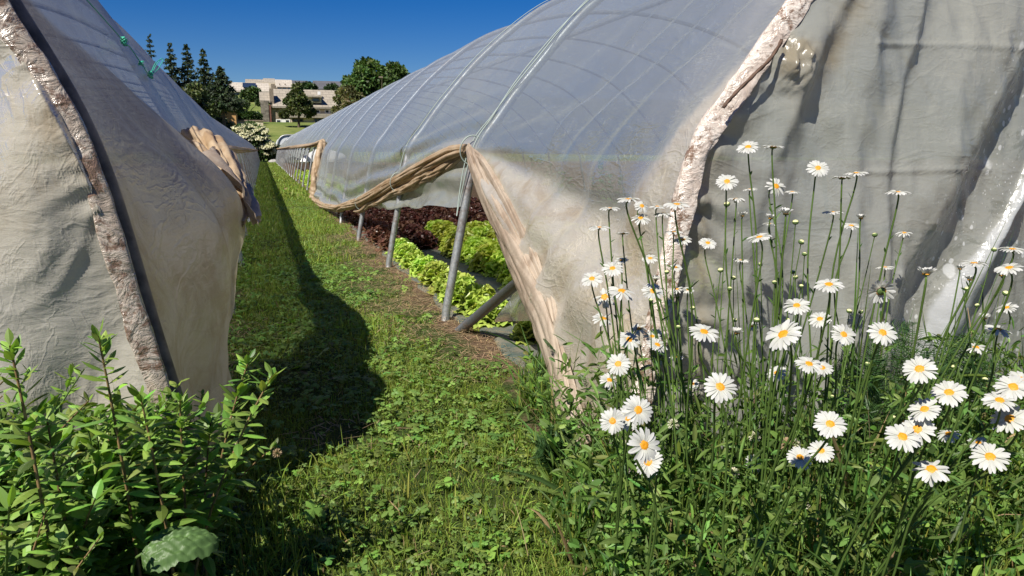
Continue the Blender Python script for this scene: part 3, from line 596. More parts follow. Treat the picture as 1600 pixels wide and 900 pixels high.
# straw and dry litter
X, Y = scatter(60000, -.45, 1.75, 1.6, 14, lambda X, Y: np.maximum(bareness(X, Y)*1.0, np.exp(-((X-1.0)/.19)**2)*(Y > 3.0)*np.clip(.75+1.2*fbm(X*4, Y*3, 77, 3), 0, 1)+.12*(X > 1.1)*np.clip(fbm(X*5, Y*4, 70, 3)*3, 0, 1))*((X < .93) | (Y > 3.0))*np.where(Y < 3, .3, 1))
N = len(X); a = rng.uniform(0, 6.28, N); L_.append(leafset(np.stack([X, Y, rng.uniform(.004, .034, N)], 1), np.stack([np.cos(a), np.sin(a), rng.normal(0, .12, N)], 1), rng.uniform(.02, .09, N), rng.uniform(.0015, .004, N), 2, 0, [1, 1, .6], side=np.stack([-np.sin(a), np.cos(a), 0*a], 1), col=vcol(N, (.46, .34, .20), .25, .06)))
V, F, C = merge(L_); link('grass', mk('grass', V, F, M['grass'], False, {'col': C}), label='short mown grass and clover on the path between the tunnels', cat='grass', kind='stuff')
# longer grass and herbs of the flower bed on the right
L_ = []
def tall(n, h0, w0, keep, x0=.5, x1=3.4, y0=.98, y1=3.2, K=6, cl=.55, col=GRASS, tilt=.3):
    X, Y = scatter(n, x0, x1, y0, y1, lambda X, Y: (X > xbed(Y)+.05*noise(X*8, Y*8))*((Y < 1.8) | ((X < 1.0+.06*Y)*(Y < 3.15)))*keep(X, Y))
    N = len(X); h = h0*np.exp(rng.normal(0, .28, N))*np.interp(Y, [1.0, 1.3, 1.8, 2.6, 3.2], [.5, .9, 1.15, 1.15, .7])*np.interp(X-xbed(Y), [0, .25, .6], [.45, .9, 1.0])
    c = vcol(N, col, .28, .1); m = rng.uniform(0, 1, N) < .05; c[m] = vcol(m.sum(), STRAW, .2, .06)
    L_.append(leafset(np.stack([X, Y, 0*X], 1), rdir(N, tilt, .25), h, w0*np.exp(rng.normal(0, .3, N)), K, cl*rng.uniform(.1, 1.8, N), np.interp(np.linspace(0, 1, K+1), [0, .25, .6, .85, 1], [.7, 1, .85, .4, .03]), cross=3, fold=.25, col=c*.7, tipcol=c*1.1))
one = lambda X, Y: 1.0+0*X
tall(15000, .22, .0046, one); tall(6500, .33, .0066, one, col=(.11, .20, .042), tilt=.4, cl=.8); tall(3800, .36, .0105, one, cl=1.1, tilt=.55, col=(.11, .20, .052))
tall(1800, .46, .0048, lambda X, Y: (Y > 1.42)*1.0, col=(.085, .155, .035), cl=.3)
def broad(n, x0, x1, y0, y1, z0, z1, sz, keep, col, ar=.4, K=4, fold=.3, into=None):
    X, Y = scatter(n, x0, x1, y0, y1, keep); N = len(X); z = rng.uniform(z0, z1, N)*np.interp(Y, [1.0, 1.4, 1.8], [.5, .85, 1]); c = vcol(N, col, .28, .1)
    (L_ if into is None else into).append(leafset(np.stack([X, Y, z], 1), rdir(N, 1.05, .4), sz*np.exp(rng.normal(0, .35, N)), sz*ar*np.exp(rng.normal(0, .25, N)), K, rng.uniform(0, .5, N), cross=3, fold=fold, col=c, tipcol=c*1.12))
inbed = lambda X, Y: (X > xbed(Y))*((Y < 1.78) | (X < 1.05))
broad(5200, .5, 3.3, 1.0, 2.8, .02, .22, .030, inbed, CLOV, .7); broad(10000, .6, 3.3, 1.1, 2.0, .04, .44, .045, lambda X, Y: inbed(X, Y)*1., DARKG, .22); broad(2400, .6, 3.3, 1.0, 1.8, .02, .2, .022, inbed, (.12, .2, .04), .9)
V, F, C = merge(L_); link('tall_grass', mk('tall_grass', V, F, M['grass'], False, {'col': C}), label='lush uncut grass and herbs around the daisies by the end film', cat='grass', kind='stuff')
# bed inside the tunnel: woven mat strips, straw
def matm():
    t = NT('woven_mat'); P = t.co(); wv = t.n('ShaderNodeTexWave'); wv.inputs['Scale'].default_value = 60; t.set(wv, 'Vector', P)
    n = t.noise(P, 6, 6, .7); c = t.mix(t.ss(n, .35, .7), (.055, .085, .075), (.17, .15, .11)); return t.done(t.sh('BsdfPrincipled', Base_Color=c, Roughness=.75, Normal=t.bump(t.math('ADD', wv.outputs[1], t.math('MULTIPLY', n, 4)), .4, .004)))
M['mat'] = matm()
def sheet(name, poly, z, label, nx=30, ny=60, amp=.012):
    u, v = np.meshgrid(np.linspace(0, 1, nx), np.linspace(0, 1, ny), indexing='ij'); a, b, c, d = [np.array(q, float) for q in poly]
    p = a*((1-u)*(1-v))[..., None]+b*(u*(1-v))[..., None]+c*(u*v)[..., None]+d*((1-u)*v)[..., None]
    X, Y = p[..., 0]+.03*noise(p[..., 0]*6, p[..., 1]*6, 2), p[..., 1]+.03*noise(p[..., 0]*6, p[..., 1]*6, 7); Z = z+amp*(1+fbm(X*5, Y*5, 3, 3))+amp*.5*noise(X*14, Y*14)
    Z = np.where((u == 0) | (u == 1) | (v == 0) | (v == 1), z-.02, Z)
    link(name, mk(name, np.stack([X, Y, Z], -1), gridF(nx, ny), M['mat']), label=label, cat='ground cover')
sheet('weed_mat', [(1.06, 2.9), (1.9, 3.05), (1.75, 4.0), (1.10, 3.95)], .012, 'dark green woven mat at the foot of the diagonal brace')
sheet('weed_mat', [(1.04, 4.05), (1.36, 4.1), (1.36, 15), (1.06, 15)], .006, 'long woven mat strip under the front lettuce row', 20, 200, .008)
sheet('weed_mat', [(1.42, 4.2), (1.72, 4.3), (1.72, 15), (1.42, 15)], .008, 'woven mat strip between the front row and the lettuce block', 16, 160, .008)
# ------------------------------------------------------------------ lettuce
def lettuce(name, mat, inner, outer, n=52, R=.13, H=.14, frill=.10, seed=0, K=9):
    k = np.arange(n); f = k/(n-1); az = k*2.39996+rng.normal(0, .2, n); el = .25+1.15*f**.8
    d = np.stack([np.cos(az)*np.cos(el), np.sin(az)*np.cos(el), np.sin(el)], 1); s = np.stack([-np.sin(az), np.cos(az), 0*az], 1)
    L = R*(1.12-.35*f)*rng.uniform(.9, 1.15, n); L = L*(1-f)+H*f*1.05
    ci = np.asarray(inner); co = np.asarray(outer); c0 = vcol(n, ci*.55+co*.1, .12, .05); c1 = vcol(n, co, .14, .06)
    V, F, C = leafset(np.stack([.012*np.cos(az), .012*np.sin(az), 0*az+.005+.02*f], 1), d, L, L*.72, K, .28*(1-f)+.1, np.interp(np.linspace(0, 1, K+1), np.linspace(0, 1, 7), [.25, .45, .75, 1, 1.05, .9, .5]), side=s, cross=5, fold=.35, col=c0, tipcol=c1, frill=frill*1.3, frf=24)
    V = V+np.stack([noise(V[:, 0]*60, V[:, 1]*60, V[:, 2]*60+seed), noise(V[:, 0]*60, V[:, 1]*60, V[:, 2]*60+9+seed), noise(V[:, 0]*60, V[:, 1]*60, V[:, 2]*60+20+seed)], 1)*.010
    V[:, 2] = np.maximum(V[:, 2], .004)
    return mk(name, V, F, mat, False, {'col': C})
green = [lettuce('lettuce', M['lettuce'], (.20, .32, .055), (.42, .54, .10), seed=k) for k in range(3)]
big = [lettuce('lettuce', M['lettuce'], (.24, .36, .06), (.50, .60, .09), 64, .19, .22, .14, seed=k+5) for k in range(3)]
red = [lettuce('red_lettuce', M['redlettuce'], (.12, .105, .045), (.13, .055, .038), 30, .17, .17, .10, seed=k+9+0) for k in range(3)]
def put(me, x, y, s, name, label, cat, group, zs=1):
    o = link(name, me, None, label, cat, group, None, (x, y, .004)); o.rotation_euler = (rng.normal(0, .06), rng.normal(0, .06), rng.uniform(0, 6.28)); o.scale = (s, s, s*zs); return o
front = [(1.30, 3.55, .9), (1.20, 3.98, 1.0), (1.22, 4.30, 1.1), (1.20, 4.68, 1.15), (1.21, 5.05, 1.0), (1.19, 5.40, 1.05), (1.20, 5.80, 1.0), (1.18, 6.20, .95), (1.20, 6.65, 1.0), (1.22, 7.05, 1.0)]
ordn = ['nearest', 'second', 'third', 'fourth', 'fifth', 'sixth', 'seventh', 'eighth', 'ninth', 'tenth']
for k, (x, y, s) in enumerate(front):
    put(green[k % 3], x, y, s*1.05, 'lettuce', f'small frilly bright green lettuce, {ordn[k]} of the front row beside the path' if k else 'small bright green lettuce just behind the diagonal brace, nearest of the front row', 'lettuce', 'green lettuces of the front row')
yy = 4.75; r_ = 0
for col_ in range(5):
    for row in range(12):
        x = 1.80+col_*.31+rng.normal(0, .02); y = 4.62+row*.31+rng.normal(0, .02)+(col_ % 2)*.12
        if y > 8.1: continue
        rw = ['first', 'second', 'third', 'fourth', 'fifth'][col_]
        put(big[(col_+row) % 3], x, y, rng.uniform(.88, 1.08), 'lettuce', f'full bright green lettuce in the {rw} row of the wide block, counted from the path', 'lettuce', f'lettuces in the {rw} row of the wide green block')
for col_ in range(8):
    for row in range(14):
        x = 1.22+col_*.31+rng.normal(0, .025); y = 8.3+row*.33+rng.normal(0, .025)
        if col_ < 2: y -= .9
        if len([1]) and y > 12.7: continue
        rw = ['first', 'second', 'third', 'fourth', 'fifth', 'sixth', 'seventh', 'eighth'][col_]
        put(red[(col_+row) % 3], x, y, rng.uniform(.9, 1.1), 'red_lettuce', f'dark red lettuce in the {rw} row of the red block behind the green ones', 'lettuce', f'dark lettuces in the {rw} row of the red block')
for col_ in range(3):
    for row in range(30):
        x = 1.3+col_*.36+rng.normal(0, .03); y = 15.2+row*.55
        put(green[(col_+row) % 3], x, y, 1.5, 'lettuce', f'distant bright green lettuce seen between the far hoops, {["outer", "middle", "inner"][col_]} row', 'lettuce', f'distant green lettuces of the {["outer", "middle", "inner"][col_]} row')
def herb(name, x, y, h, n, sz, ar, col, label, cat, seed=0, spread=.35, group=None, lean=(0, 0), z=0, mat='leaf', stemmat='stem', nb=5, side_=0):
    """bushy plant: stems with leaves"""
    t_ = thing(name, label, cat, (x, y, z), group); st = []; lv = []
    for b in range(nb):
        a = rng.uniform(0, 6.28); q = rng.uniform(.05, spread) if nb > 1 else 0; e = np.array([math.cos(a)*q*h+lean[0], math.sin(a)*q*h+lean[1], h*rng.uniform(.75, 1.0)])
        P = spline([np.array([math.cos(a)*.01, math.sin(a)*.01, -.01]), e*[.35, .35, .45], e*[.7, .7, .78], e], 12); st.append(tube(P, np.linspace(.0035, .0014, 12)*(h/.5)**.5, 5)); m = max(3, n//nb)
        t = np.linspace(.15, 1, m)**.8; k = np.arange(m); pz = np.stack([np.interp(t*11, np.arange(12), P[:, c]) for c in range(3)], 1); az = k*2.2+rng.uniform(0, 6); up = .3+.9*t**3
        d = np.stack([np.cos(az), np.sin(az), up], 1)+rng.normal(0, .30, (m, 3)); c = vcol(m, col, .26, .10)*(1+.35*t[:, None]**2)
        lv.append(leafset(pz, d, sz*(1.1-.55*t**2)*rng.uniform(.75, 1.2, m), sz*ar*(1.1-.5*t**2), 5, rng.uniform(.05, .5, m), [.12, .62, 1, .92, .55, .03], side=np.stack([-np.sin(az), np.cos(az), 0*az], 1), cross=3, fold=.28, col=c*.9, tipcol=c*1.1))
    V, F, _ = merge(st); part('stem', V, F, M[stemmat], t_, base=(0, 0, 0)); V, F, C = merge(lv); part('foliage', V, F, M[mat], t_, False, {'col': C}, base=(0, 0, 0)); return t_
for k, (x, y, h) in enumerate([(3.3, 9.6, .75), (3.9, 9.9, .9), (3.6, 8.7, .7), (4.2, 8.6, .85), (3.0, 12.9, .8)]):
    herb('tomato_plant', x, y, h, 90, .13, .5, (.12, .24, .04), 'leafy green plant behind the dark red lettuces, ' + ['left of the post', 'far one', 'right of the post', 'rightmost', 'leftmost and farthest'][k], 'plant', spread=.5)
# white fleece heap inside the far part
u, v = np.meshgrid(np.linspace(0, 2*math.pi, 40), np.linspace(0, 1, 14), indexing='ij'); rr = 1-v**3*.9
Xf = np.cos(u)*rr*.75*(1+.12*noise(np.cos(u)*3, np.sin(u)*3, v*3)); Yf = np.sin(u)*rr*1.2; Zf = v*.42*(1+.2*noise(np.cos(u)*2, np.sin(u)*2, v*2+4))
fl = thing('fleece_heap', 'white crop fleece heaped on a crate inside the far part of the tunnel', 'fleece', (2.05, 27, 0))
part('fleece', np.stack([Xf, Yf, Zf+.62], -1), gridF(40, 14), simple('fleece', (.8, .8, .78), .8, 8, .06), fl, base=(0, 0, 0)); V, F = box(-.5, .5, -.8, .8, 0, .62); part('crate', V, F, simple('dark_crate', (.10, .09, .08), .8, 8), fl, False, base=(0, 0, 0))
# ------------------------------------------------------------------ far plants and trees
def foliage(cs, rs, n, sz, col, dark=.55, squash=.8, flat=False):
    cs = np.asarray(cs, float); rs = np.asarray(rs, float); pr_ = rs**2/np.sum(rs**2); k = rng.choice(len(cs), n, p=pr_)
    u = unit(rng.normal(size=(n, 3))); rad = rng.uniform(.45, 1.05, n)**.6; p = cs[k]+u*(rs[k]*rad)[:, None]*[1, 1, squash]
    kc = rng.uniform(.7, 1.3, (len(cs), 1))[k]; c = vcol(n, col, .25, .1)*kc
    d = unit(u+rng.normal(0, .7, (n, 3))); return leafset(p, d, sz*rng.uniform(.6, 1.4, n), sz*rng.uniform(.5, 1, n), 2, .2, [.3, 1, .2], col=c)
def tree(name, x, y, z0, H, R, label, col, cat='tree', nclump=26, n=7000, sz=.32, z_lo=.25, group=None, lop=0, shape='round', rk=1.0):
    t_ = thing(name, label, cat, (x, y, z0), group); cs = []; rs = []; br = []
    P = spline([(0, 0, -.5), (R*.04, 0, H*.3), (-R*.04, 0, H*.6), (0, 0, H*.85)], 14); br.append(tube(P, np.linspace(R*.085, R*.02, 14), 7))
    for k in range(nclump):
        f = rng.uniform(0, 1); a = rng.uniform(0, 6.28)
        if shape == 'round': q = math.sqrt(max(0, 1-(2*f-1)**2))*R*rng.uniform(.35, .85)
        elif shape == 'cone': q = (1-f)**.8*R*rng.uniform(.35, .95)+.1
        else: q = R*rng.uniform(.1, .8)*(1-.4*f)
        c = np.array([math.cos(a)*q+lop*f, math.sin(a)*q, H*(z_lo+(1-z_lo-.06)*f)]); cs.append(c); rs.append(rk*R*rng.uniform(.22, .42)*(1-.35*f if shape == 'cone' else 1))
        j = int(np.interp(c[2]/H, [0, .85], [3, 12])); br.append(tube(np.array([P[j], (P[j]+c)/2+[0, 0, -.1*R], c]), [R*.03, R*.02, R*.008], 4))
    V, F, _ = merge(br); part('trunk', V, F, M['bark'], t_, base=(0, 0, 0)); V, F, C = foliage(cs, rs, n, sz, col); V[:, 2] = np.maximum(V[:, 2], .02); part('crown', V, F, M['crown'], t_, False, {'col': C}, base=(0, 0, 0)); return t_
def conifer(x, y, z0, H, R, label, n=9000, lean=0, z_lo=.12, col=(.040, .062, .028)):
    t_ = thing('conifer', label, 'conifer', (x, y, z0), 'dark spruces above the left tunnel'); V, F = tube(np.array([(0, 0, -1), (0, 0, H*.5), (0, 0, H*.98)]), [R*.09, R*.06, .02], 7); part('trunk', V, F, M['bark'], t_, base=(0, 0, 0))
    Ls = []; nl = 19
    for k in range(nl):
        f = k/(nl-1); zz = H*(z_lo+(1-z_lo)*f); q = 1.2*R*(1-f)**.95*rng.uniform(.8, 1.15)+.12; nb = int(6+4*(1-f))
        for b in range(nb):
            a = b*2*math.pi/nb+k*1.3+rng.normal(0, .2); qq = q*rng.uniform(.6, 1.2); m = int(18+55*qq/R*n/9000); s = rng.uniform(.05, 1, m); zb = zz+rng.normal(0, H*.012)
            wv = rng.normal(0, 1, m)*qq*.13*(1.15-s); p = np.stack([math.cos(a)*qq*s-math.sin(a)*wv, math.sin(a)*qq*s+math.cos(a)*wv, zb-qq*.42*s+qq*.34*s**3+rng.normal(-.03, .05, m)*R/2.6-np.abs(wv)*.3], 1)
            dd = np.stack([np.full(m, math.cos(a)), np.full(m, math.sin(a)), rng.normal(-.25, .3, m)], 1)+rng.normal(0, .4, (m, 3)); Ls.append(leafset(p, dd, .46*R/2.6*rng.uniform(.6, 1.3, m)*(1-.4*f), .15*R/2.6, 2, .3, [.6, 1, .2], col=vcol(m, col, .3, .12)*rng.uniform(.75, 1.35)))
    V, F, C = merge(Ls); part('crown', V, F, M['crown'], t_, False, {'col': C}, base=(0, 0, 0)); return t_
def pconifer(px, ptop, Y, pr_, label, basepy=None, **k):
    p = atY(px, ptop, Y); z0 = float(terr(p[0], Y)) if basepy is None else atY(px, basepy, Y)[2]; conifer(p[0], Y, z0, p[2]-z0, pr_*Y/FPX*1.02, label, **k)
pconifer(233, 56, 98, 17, 'leftmost dark spruce, half hidden by the curved film edge')
pconifer(265, 70, 96, 24, 'dark spruce second from the left in the row above the tunnel')
pconifer(290, 69, 97, 23, 'tall narrow spruce in the middle of the dark row')
pconifer(317, 78, 94, 26, 'broad dark spruce fourth from the left in the row')
pconifer(344, 105, 90, 25, 'rightmost dark spruce with a bare trunk in front of the orange building', 197, z_lo=.36)
def ptree(name, px, ptop, pbot, Y, prad, label, col, z0=None, **k):
    p = atY(px, ptop, Y); zb = atY(px, pbot, Y)[2]; zt = float(terr(p[0], Y)) if z0 is None else z0; s = Y/FPX; zt = min(zt, zb)
    return tree(name, p[0], Y, zt, p[2]-zt, prad*s*1.05, label, col, z_lo=max(.05, (zb-zt)/(p[2]-zt)), **k)
ptree('broadleaf_tree', 300, 130, 185, 84, 26, 'olive green leafy tree below the row of dark spruces', (.085, .11, .040), n=6000, sz=.35)
if 0: ptree('broadleaf_tree', 336, 155, 192, 86, 14, 'small dark leafy tree left of the orange building', (.03, .05, .02), n=2500, sz=.3)
ptree('pine_tree', 463, 126, 180, 104, 23, 'dark pine standing in front of the big stone house', (.08, .10, .032), z0=atY(463, 195, 104)[2], n=7000, sz=.30, shape='cone', nclump=60, rk=.62)
ptree('pine_tree', 541, 132, 185, 96, 24, 'brownish pine at the left of the big green tree', (.125, .125, .048), n=6000, sz=.36, nclump=30)
ptree('broadleaf_tree', 576, 99, 180, 100, 45, 'big dense green tree rising above the right tunnel', (.075, .13, .032), n=15000, sz=.42, nclump=36)
ptree('broadleaf_tree', 622, 103, 175, 102, 36, 'lighter green tree with a flat top above the right tunnel', (.080, .135, .030), n=9000, sz=.42, nclump=26)
ptree('broadleaf_tree', 394, 140, 158, 140, 14, 'small round tree below the upper house', (.06, .10, .03), n=2500, sz=.5)
ptree('broadleaf_tree', 483, 132, 146, 152, 12, 'dark bushy tree beside the slate roof', (.035, .065, .02), n=2000, sz=.5)
ptree('broadleaf_tree', 520, 136, 142, 150, 12, 'low green bush in front of the dark-roofed house', (.035, .06, .02), n=1600, sz=.5)
def bush(name, rects, Y, label, col, cat='bush', n=5000, sz=.25, mat='crown'):
    cs = []; rs = []
    for px, py, pr_ in rects: cs.append(atY(px, py, Y+rng.normal(0, .3))); rs.append(pr_*Y/FPX)
    cs = np.array(cs); b = np.array([cs[:, 0].mean(), Y, float(terr(cs[:, 0].mean(), Y))]); t_ = thing(name, label, cat, tuple(b))
    br = [tube(np.array([[0, 0, -.1], (c-b)*[.4, .4, .5], c-b]), [.08, .05, .02], 5) for c in cs]; V, F, _ = merge(br); part('stem', V, F, M['bark'], t_, base=(0, 0, 0))
    V, F, C = foliage(cs-b, rs, n, sz, col); V[:, 2] = np.maximum(V[:, 2], .02); part('foliage', V, F, M[mat], t_, False, {'col': C}, base=(0, 0, 0)); return t_, cs-b, rs
bush('hedge', [(377+k*5, 182-1.5*math.sin(k*.7), 5.5) for k in range(6)], 108, 'dense green hedge behind the low retaining wall', (.045, .085, .022), 'hedge', 3500, .35)
bush('bush', [(384, 162, 3), (368, 158, 4), (405, 160, 3)], 125, 'small green bushes on the grassy slope under the upper house', (.05, .08, .025), 'bush', 1500, .4)
elder, cs_, rs_ = bush('elder_bush', [(377, 203, 10), (392, 200, 11), (406, 206, 10), (388, 212, 13), (403, 219, 13), (415, 228, 11), (398, 230, 14), (424, 238, 8), (410, 240, 10)], 66.5, 'elder bush covered with cream blossom at the end of the path', (.050, .090, .022), 'bush', 7000, .17)
bl = []
for k in range(9): a = rng.uniform(0, 6.28, 16); q = rng.uniform(0, .16, 16); bl.append(leafset(np.stack([q*np.cos(a), q*np.sin(a), rng.normal(0, .012, 16)], 1), rdir(16, 1.2, .2), .07, .05, 1, 0, [1, .6], col=(.78, .76, .52)))
V, F, C = merge(bl); bm_ = mk('blossom', V, F, M['petal'], False, {'col': C})
for k in range(98):
    i = rng.choice(6 if k < 80 else 9); u = unit(rng.normal(size=3)); u[2] = abs(u[2])*.8-.15; u[1] = -abs(u[1]); o = link('blossom', bm_, elder); o.location = cs_[i]+u*rs_[i]*1.03*[1, 1, .85]; o.rotation_euler = (rng.normal(.5, .3), rng.normal(0, .3), 0); o.scale = [rng.uniform(1.2, 2.0)]*3
bush('bush', [(436, 234, 6), (425, 246, 5), (438, 240, 4)], 67.5, 'low green scrub between the tunnel ends', (.05, .085, .025), 'bush', 1400, .2)
# ------------------------------------------------------------------ buildings
M['roof'] = None
def roofmat(name, a, b, dots=True):
    t = NT(name); P = t.obj(); n = t.noise(P, .6, 5, .6); br = t.n('ShaderNodeTexBrick'); t.set(br, 'Vector', t.map(P, (1, 1, 1.9), (0, 0, 0)))
    sx = t.n('ShaderNodeSeparateXYZ'); t.set(sx, 0, P); cb = t.n('ShaderNodeCombineXYZ'); t.set(cb, 0, sx.outputs[0]); t.set(cb, 1, sx.outputs[2]); t.set(br, 'Vector', cb.outputs[0])
    br.inputs['Scale'].default_value = 1; br.inputs['Brick Width'].default_value = .9; br.inputs['Row Height'].default_value = .42; br.inputs['Mortar Size'].default_value = .03 if dots else .015
    br.inputs['Color1'].default_value = (*a, 1); br.inputs['Color2'].default_value = (*b, 1); br.inputs['Mortar'].default_value = (*[x*.55 for x in a], 1)
    c = t.mix(t.ss(n, .3, .7, 0, .4), br.outputs[0], tuple(x*.75 for x in a)); return t.done(t.sh('BsdfPrincipled', Base_Color=c, Roughness=.8))
M['roof'] = roofmat('shingle_roof', (.29, .255, .20), (.36, .315, .25)); M['roofp'] = roofmat('pale_roof', (.44, .39, .32), (.50, .45, .37)); M['slate'] = roofmat('dark_roof', (.085, .085, .095), (.11, .11, .12), False)
def stonem():
    t = NT('stone_wall'); v = t.voro(t.map(t.obj(), (1, 1, 1.6)), 2.4, 'F1', 1); e = t.voro(t.map(t.obj(), (1, 1, 1.6)), 2.4, 'DISTANCE_TO_EDGE'); s = t.n('ShaderNodeSeparateColor'); t.set(s, 0, v)
    c = t.mix(s.outputs[0], (.20, .155, .105), (.38, .32, .235)); c = t.mix(t.ss(e, 0, .08), (.22, .19, .15), c); return t.done(t.sh('BsdfPrincipled', Base_Color=c, Roughness=.95))
M['stone'] = stonem(); M['cream'] = simple('cream_render', (.56, .49, .36), .9, 1.5, .1); M['white'] = simple('white_frame', (.75, .75, .73), .6); M['glass'] = simple('dark_glass', (.025, .035, .05), .1, spec=.8); M['orange'] = simple('orange_render', (.52, .30, .12), .9, 1, .1)
M['timber'] = simple('grey_timber', (.20, .16, .12), .85, 6, .3); M['bluegl'] = simple('blue_glass', (.05, .08, .14), .1, spec=.8); M['darkst'] = simple('mossy_stone', (.17, .15, .12), .95, 3, .4)
def pb(name, x0, y0, x1, y1, Y, dep, mat, root):
    p = atY(x0, y1, Y); q = atY(x1, y0, Y); V, F = box(p[0], q[0], Y, Y+dep, p[2], q[2]); return part(name, V, F, M[mat] if isinstance(mat, str) else mat, root, False)
def proof(x0, x1, ylow, ytop, Y, dep, mat, root, th=.25, name='roof', gable=True):
    a, b = atY(x0, ylow, Y), atY(x1, ylow, Y); c, d = atY(x1, ytop, Y+dep), atY(x0, ytop, Y+dep); x0_, x1_ = a[0], b[0]
    V = []
    for zoff in (0, -th):
        V += [(x0_, Y, a[2]+zoff), (x1_, Y, a[2]+zoff), (x1_, Y+dep, c[2]+zoff), (x0_, Y+dep, c[2]+zoff), (x1_, Y+2*dep, a[2]+zoff), (x0_, Y+2*dep, a[2]+zoff)]
    F = [[0, 1, 2, 3], [3, 2, 4, 5], [6, 9, 8, 7], [9, 11, 10, 8], [0, 6, 7, 1], [5, 4, 10, 11], [0, 3, 9, 6], [3, 5, 11, 9], [1, 7, 8, 2], [2, 8, 10, 4]]
    return part(name, V, F, M[mat], root, False)
def gable(x0, x1, ylow, ytop, Y, dep, mat, root):
    a, b = atY(x0, ylow, Y), atY(x1, ylow, Y); c = atY(x1, ytop, Y+dep); e = .3; x0_, x1_ = a[0]+e, b[0]-e; z0, z1 = a[2]-.3, c[2]-.4
    V = [(x, y, z) for x in (x0_, x1_) for y, z in ((Y+e, z0), (Y+dep, z1), (Y+2*dep-e, z0))]; return part('gable', V, [[0, 2, 1], [3, 4, 5], [0, 3, 5, 2], [0, 1, 4, 3], [1, 2, 5, 4]], M[mat], root, False)
def pwin(x0, y0, x1, y1, Y, root, frame='white', pane='glass', panes=1):
    f = 1.0; p = atY(x0, y1, Y); q = atY(x1, y0, Y); w = .12; V, F = merge([box(p[0], q[0], Y-.10, Y-.02, q[2]-w, q[2]), box(p[0], q[0], Y-.10, Y-.02, p[2], p[2]+w), box(p[0], p[0]+w, Y-.10, Y-.02, p[2]+w, q[2]-w), box(q[0]-w, q[0], Y-.10, Y-.02, p[2]+w, q[2]-w)]+[box(p[0]+(q[0]-p[0])*k/panes-w/2, p[0]+(q[0]-p[0])*k/panes+w/2, Y-.10, Y-.02, p[2]+w, q[2]-w) for k in range(1, panes)])[:2]
    o = part('window', V, F, M[frame], root, False); V, F = box(p[0]+w*.6, q[0]-w*.6, Y-.05, Y-.01, p[2]+w*.6, q[2]-w*.6); g = part('pane', V, F, M[pane], root, False); g.parent = o; return o
def house(label, px, py, Y, name='house'): p = atY(px, py, Y); return thing(name, label, 'house', (p[0], Y, p[2]))
Y0 = 116
H = house('large stone house with a broad shingled roof and white-framed windows', 480, 195, Y0)
pb('wall', 423, 168, 520, 197, Y0, 8, 'stone', H); pb('wall', 455, 183, 492, 197, Y0-1.0, 1.0, 'cream', H); pb('eave_shade', 423, 165.5, 536, 168, Y0-.35, .3, 'timber', H); pb('wall', 480, 167.8, 536, 179, Y0-.15, .14, 'cream', H); pb('wall', 520, 176, 540, 197, Y0, 8, 'cream', H)  # dark strip under the main roof edge stands in for the eave shadow
proof(426, 536, 165.5, 141.5, Y0-.9, 5.2, 'roof', H); gable(426, 536, 165.5, 141.5, Y0-.9, 5.2, 'stone', H)
pb('skirt_roof', 453, 178, 533, 183.5, Y0-1.6, 1.4, 'roof', H)
for x0, x1 in ((431.5, 439.5), (445.5, 453)): pwin(x0, 186.5, x1, 193.5, Y0-.02, H)
pb('shutter', 439.7, 186.5, 445.3, 193.5, Y0-.1, .08, 'white', H)
pwin(490.5, 171, 500, 177.3, Y0-.17, H)
for x0, x1 in ((507.5, 514.5), (517.5, 524.5)): pwin(x0, 171, x1, 177.3, Y0-.17, H)
pb('shutter', 514.6, 171, 517.4, 177.3, Y0-.25, .07, 'white', H)
pwin(456, 185, 474, 190.5, Y0-1.02, H, 'timber'); pwin(490.5, 184.5, 520, 193.8, Y0-1.2, H, 'timber', 'bluegl', 5)
pb('dormer', 480, 151.5, 502, 160.5, Y0-.4, 4.0, 'cream', H); pb('dormer_roof', 478, 149.5, 503.5, 151.5, Y0-1.0, 5, 'roof', H); pwin(487.5, 152.8, 499, 159, Y0-.42, H, 'timber'); pb('chimney', 497, 143, 500.5, 148, Y0+1.2, .9, 'white', H)
pb('chimney', 422, 139, 427, 164, Y0-.3, 2, 'timber', H); proof(405.5, 422.5, 157, 144, Y0-.5, 2.6, 'roof', H, name='roof')
pb('tower', 409, 157.3, 419, 196.5, Y0-.6, 3, 'darkst', H); pb('tower', 419.1, 164, 423, 196.5, Y0-.5, 3, simple('red_brick', (.16, .07, .05), .9, 4), H)
H = house('pale upper house with solar panels on a low roof, left end of the roofline', 390, 153, 150)
pb('wall', 357, 146.5, 417, 154, 150, 9, 'cream', H); pb('wall', 388, 141, 419, 147, 150.4, 6, 'timber', H); pwin(359, 141.5, 387, 148.5, 149.9, H, 'timber', 'bluegl', 4); pb('wall', 358, 140.5, 388, 147, 150.05, 8, 'timber', H)
proof(354, 421, 141, 130, 149, 6, 'roofp', H); gable(354, 421, 141, 130, 149, 6, 'cream', H)
a = atY(379, 136.2, 150.9); b = atY(400, 132.2, 153.1); V, F = box(a[0], b[0], 150.4, 153.2, 0, .1); V[:, 2] += np.interp(V[:, 1], [150.4, 153.2], [a[2]-.05, b[2]+.2]); part('solar_panel', V, F, M['glass'], H, False)
H = house('stepped pale-roofed house highest on the hill', 430, 140, 172)
pb('wall', 385, 131, 482, 150, 173, 8, 'cream', H); proof(383, 414, 132.5, 124.3, 172, 6, 'roof', H); proof(412, 431, 137, 122.8, 171, 7, 'roof', H); proof(431, 458, 136, 125, 169, 6, 'roofp', H); pwin(433, 136.2, 456, 140, 168.8, H, 'timber', 'glass', 3); pb('wall', 431, 136, 457, 146, 169.2, 4, 'timber', H)
pb('dormer', 424, 131, 429.5, 139, 169.5, 3, 'timber', H); proof(457, 484, 135.5, 126.3, 173, 6, 'slate', H)
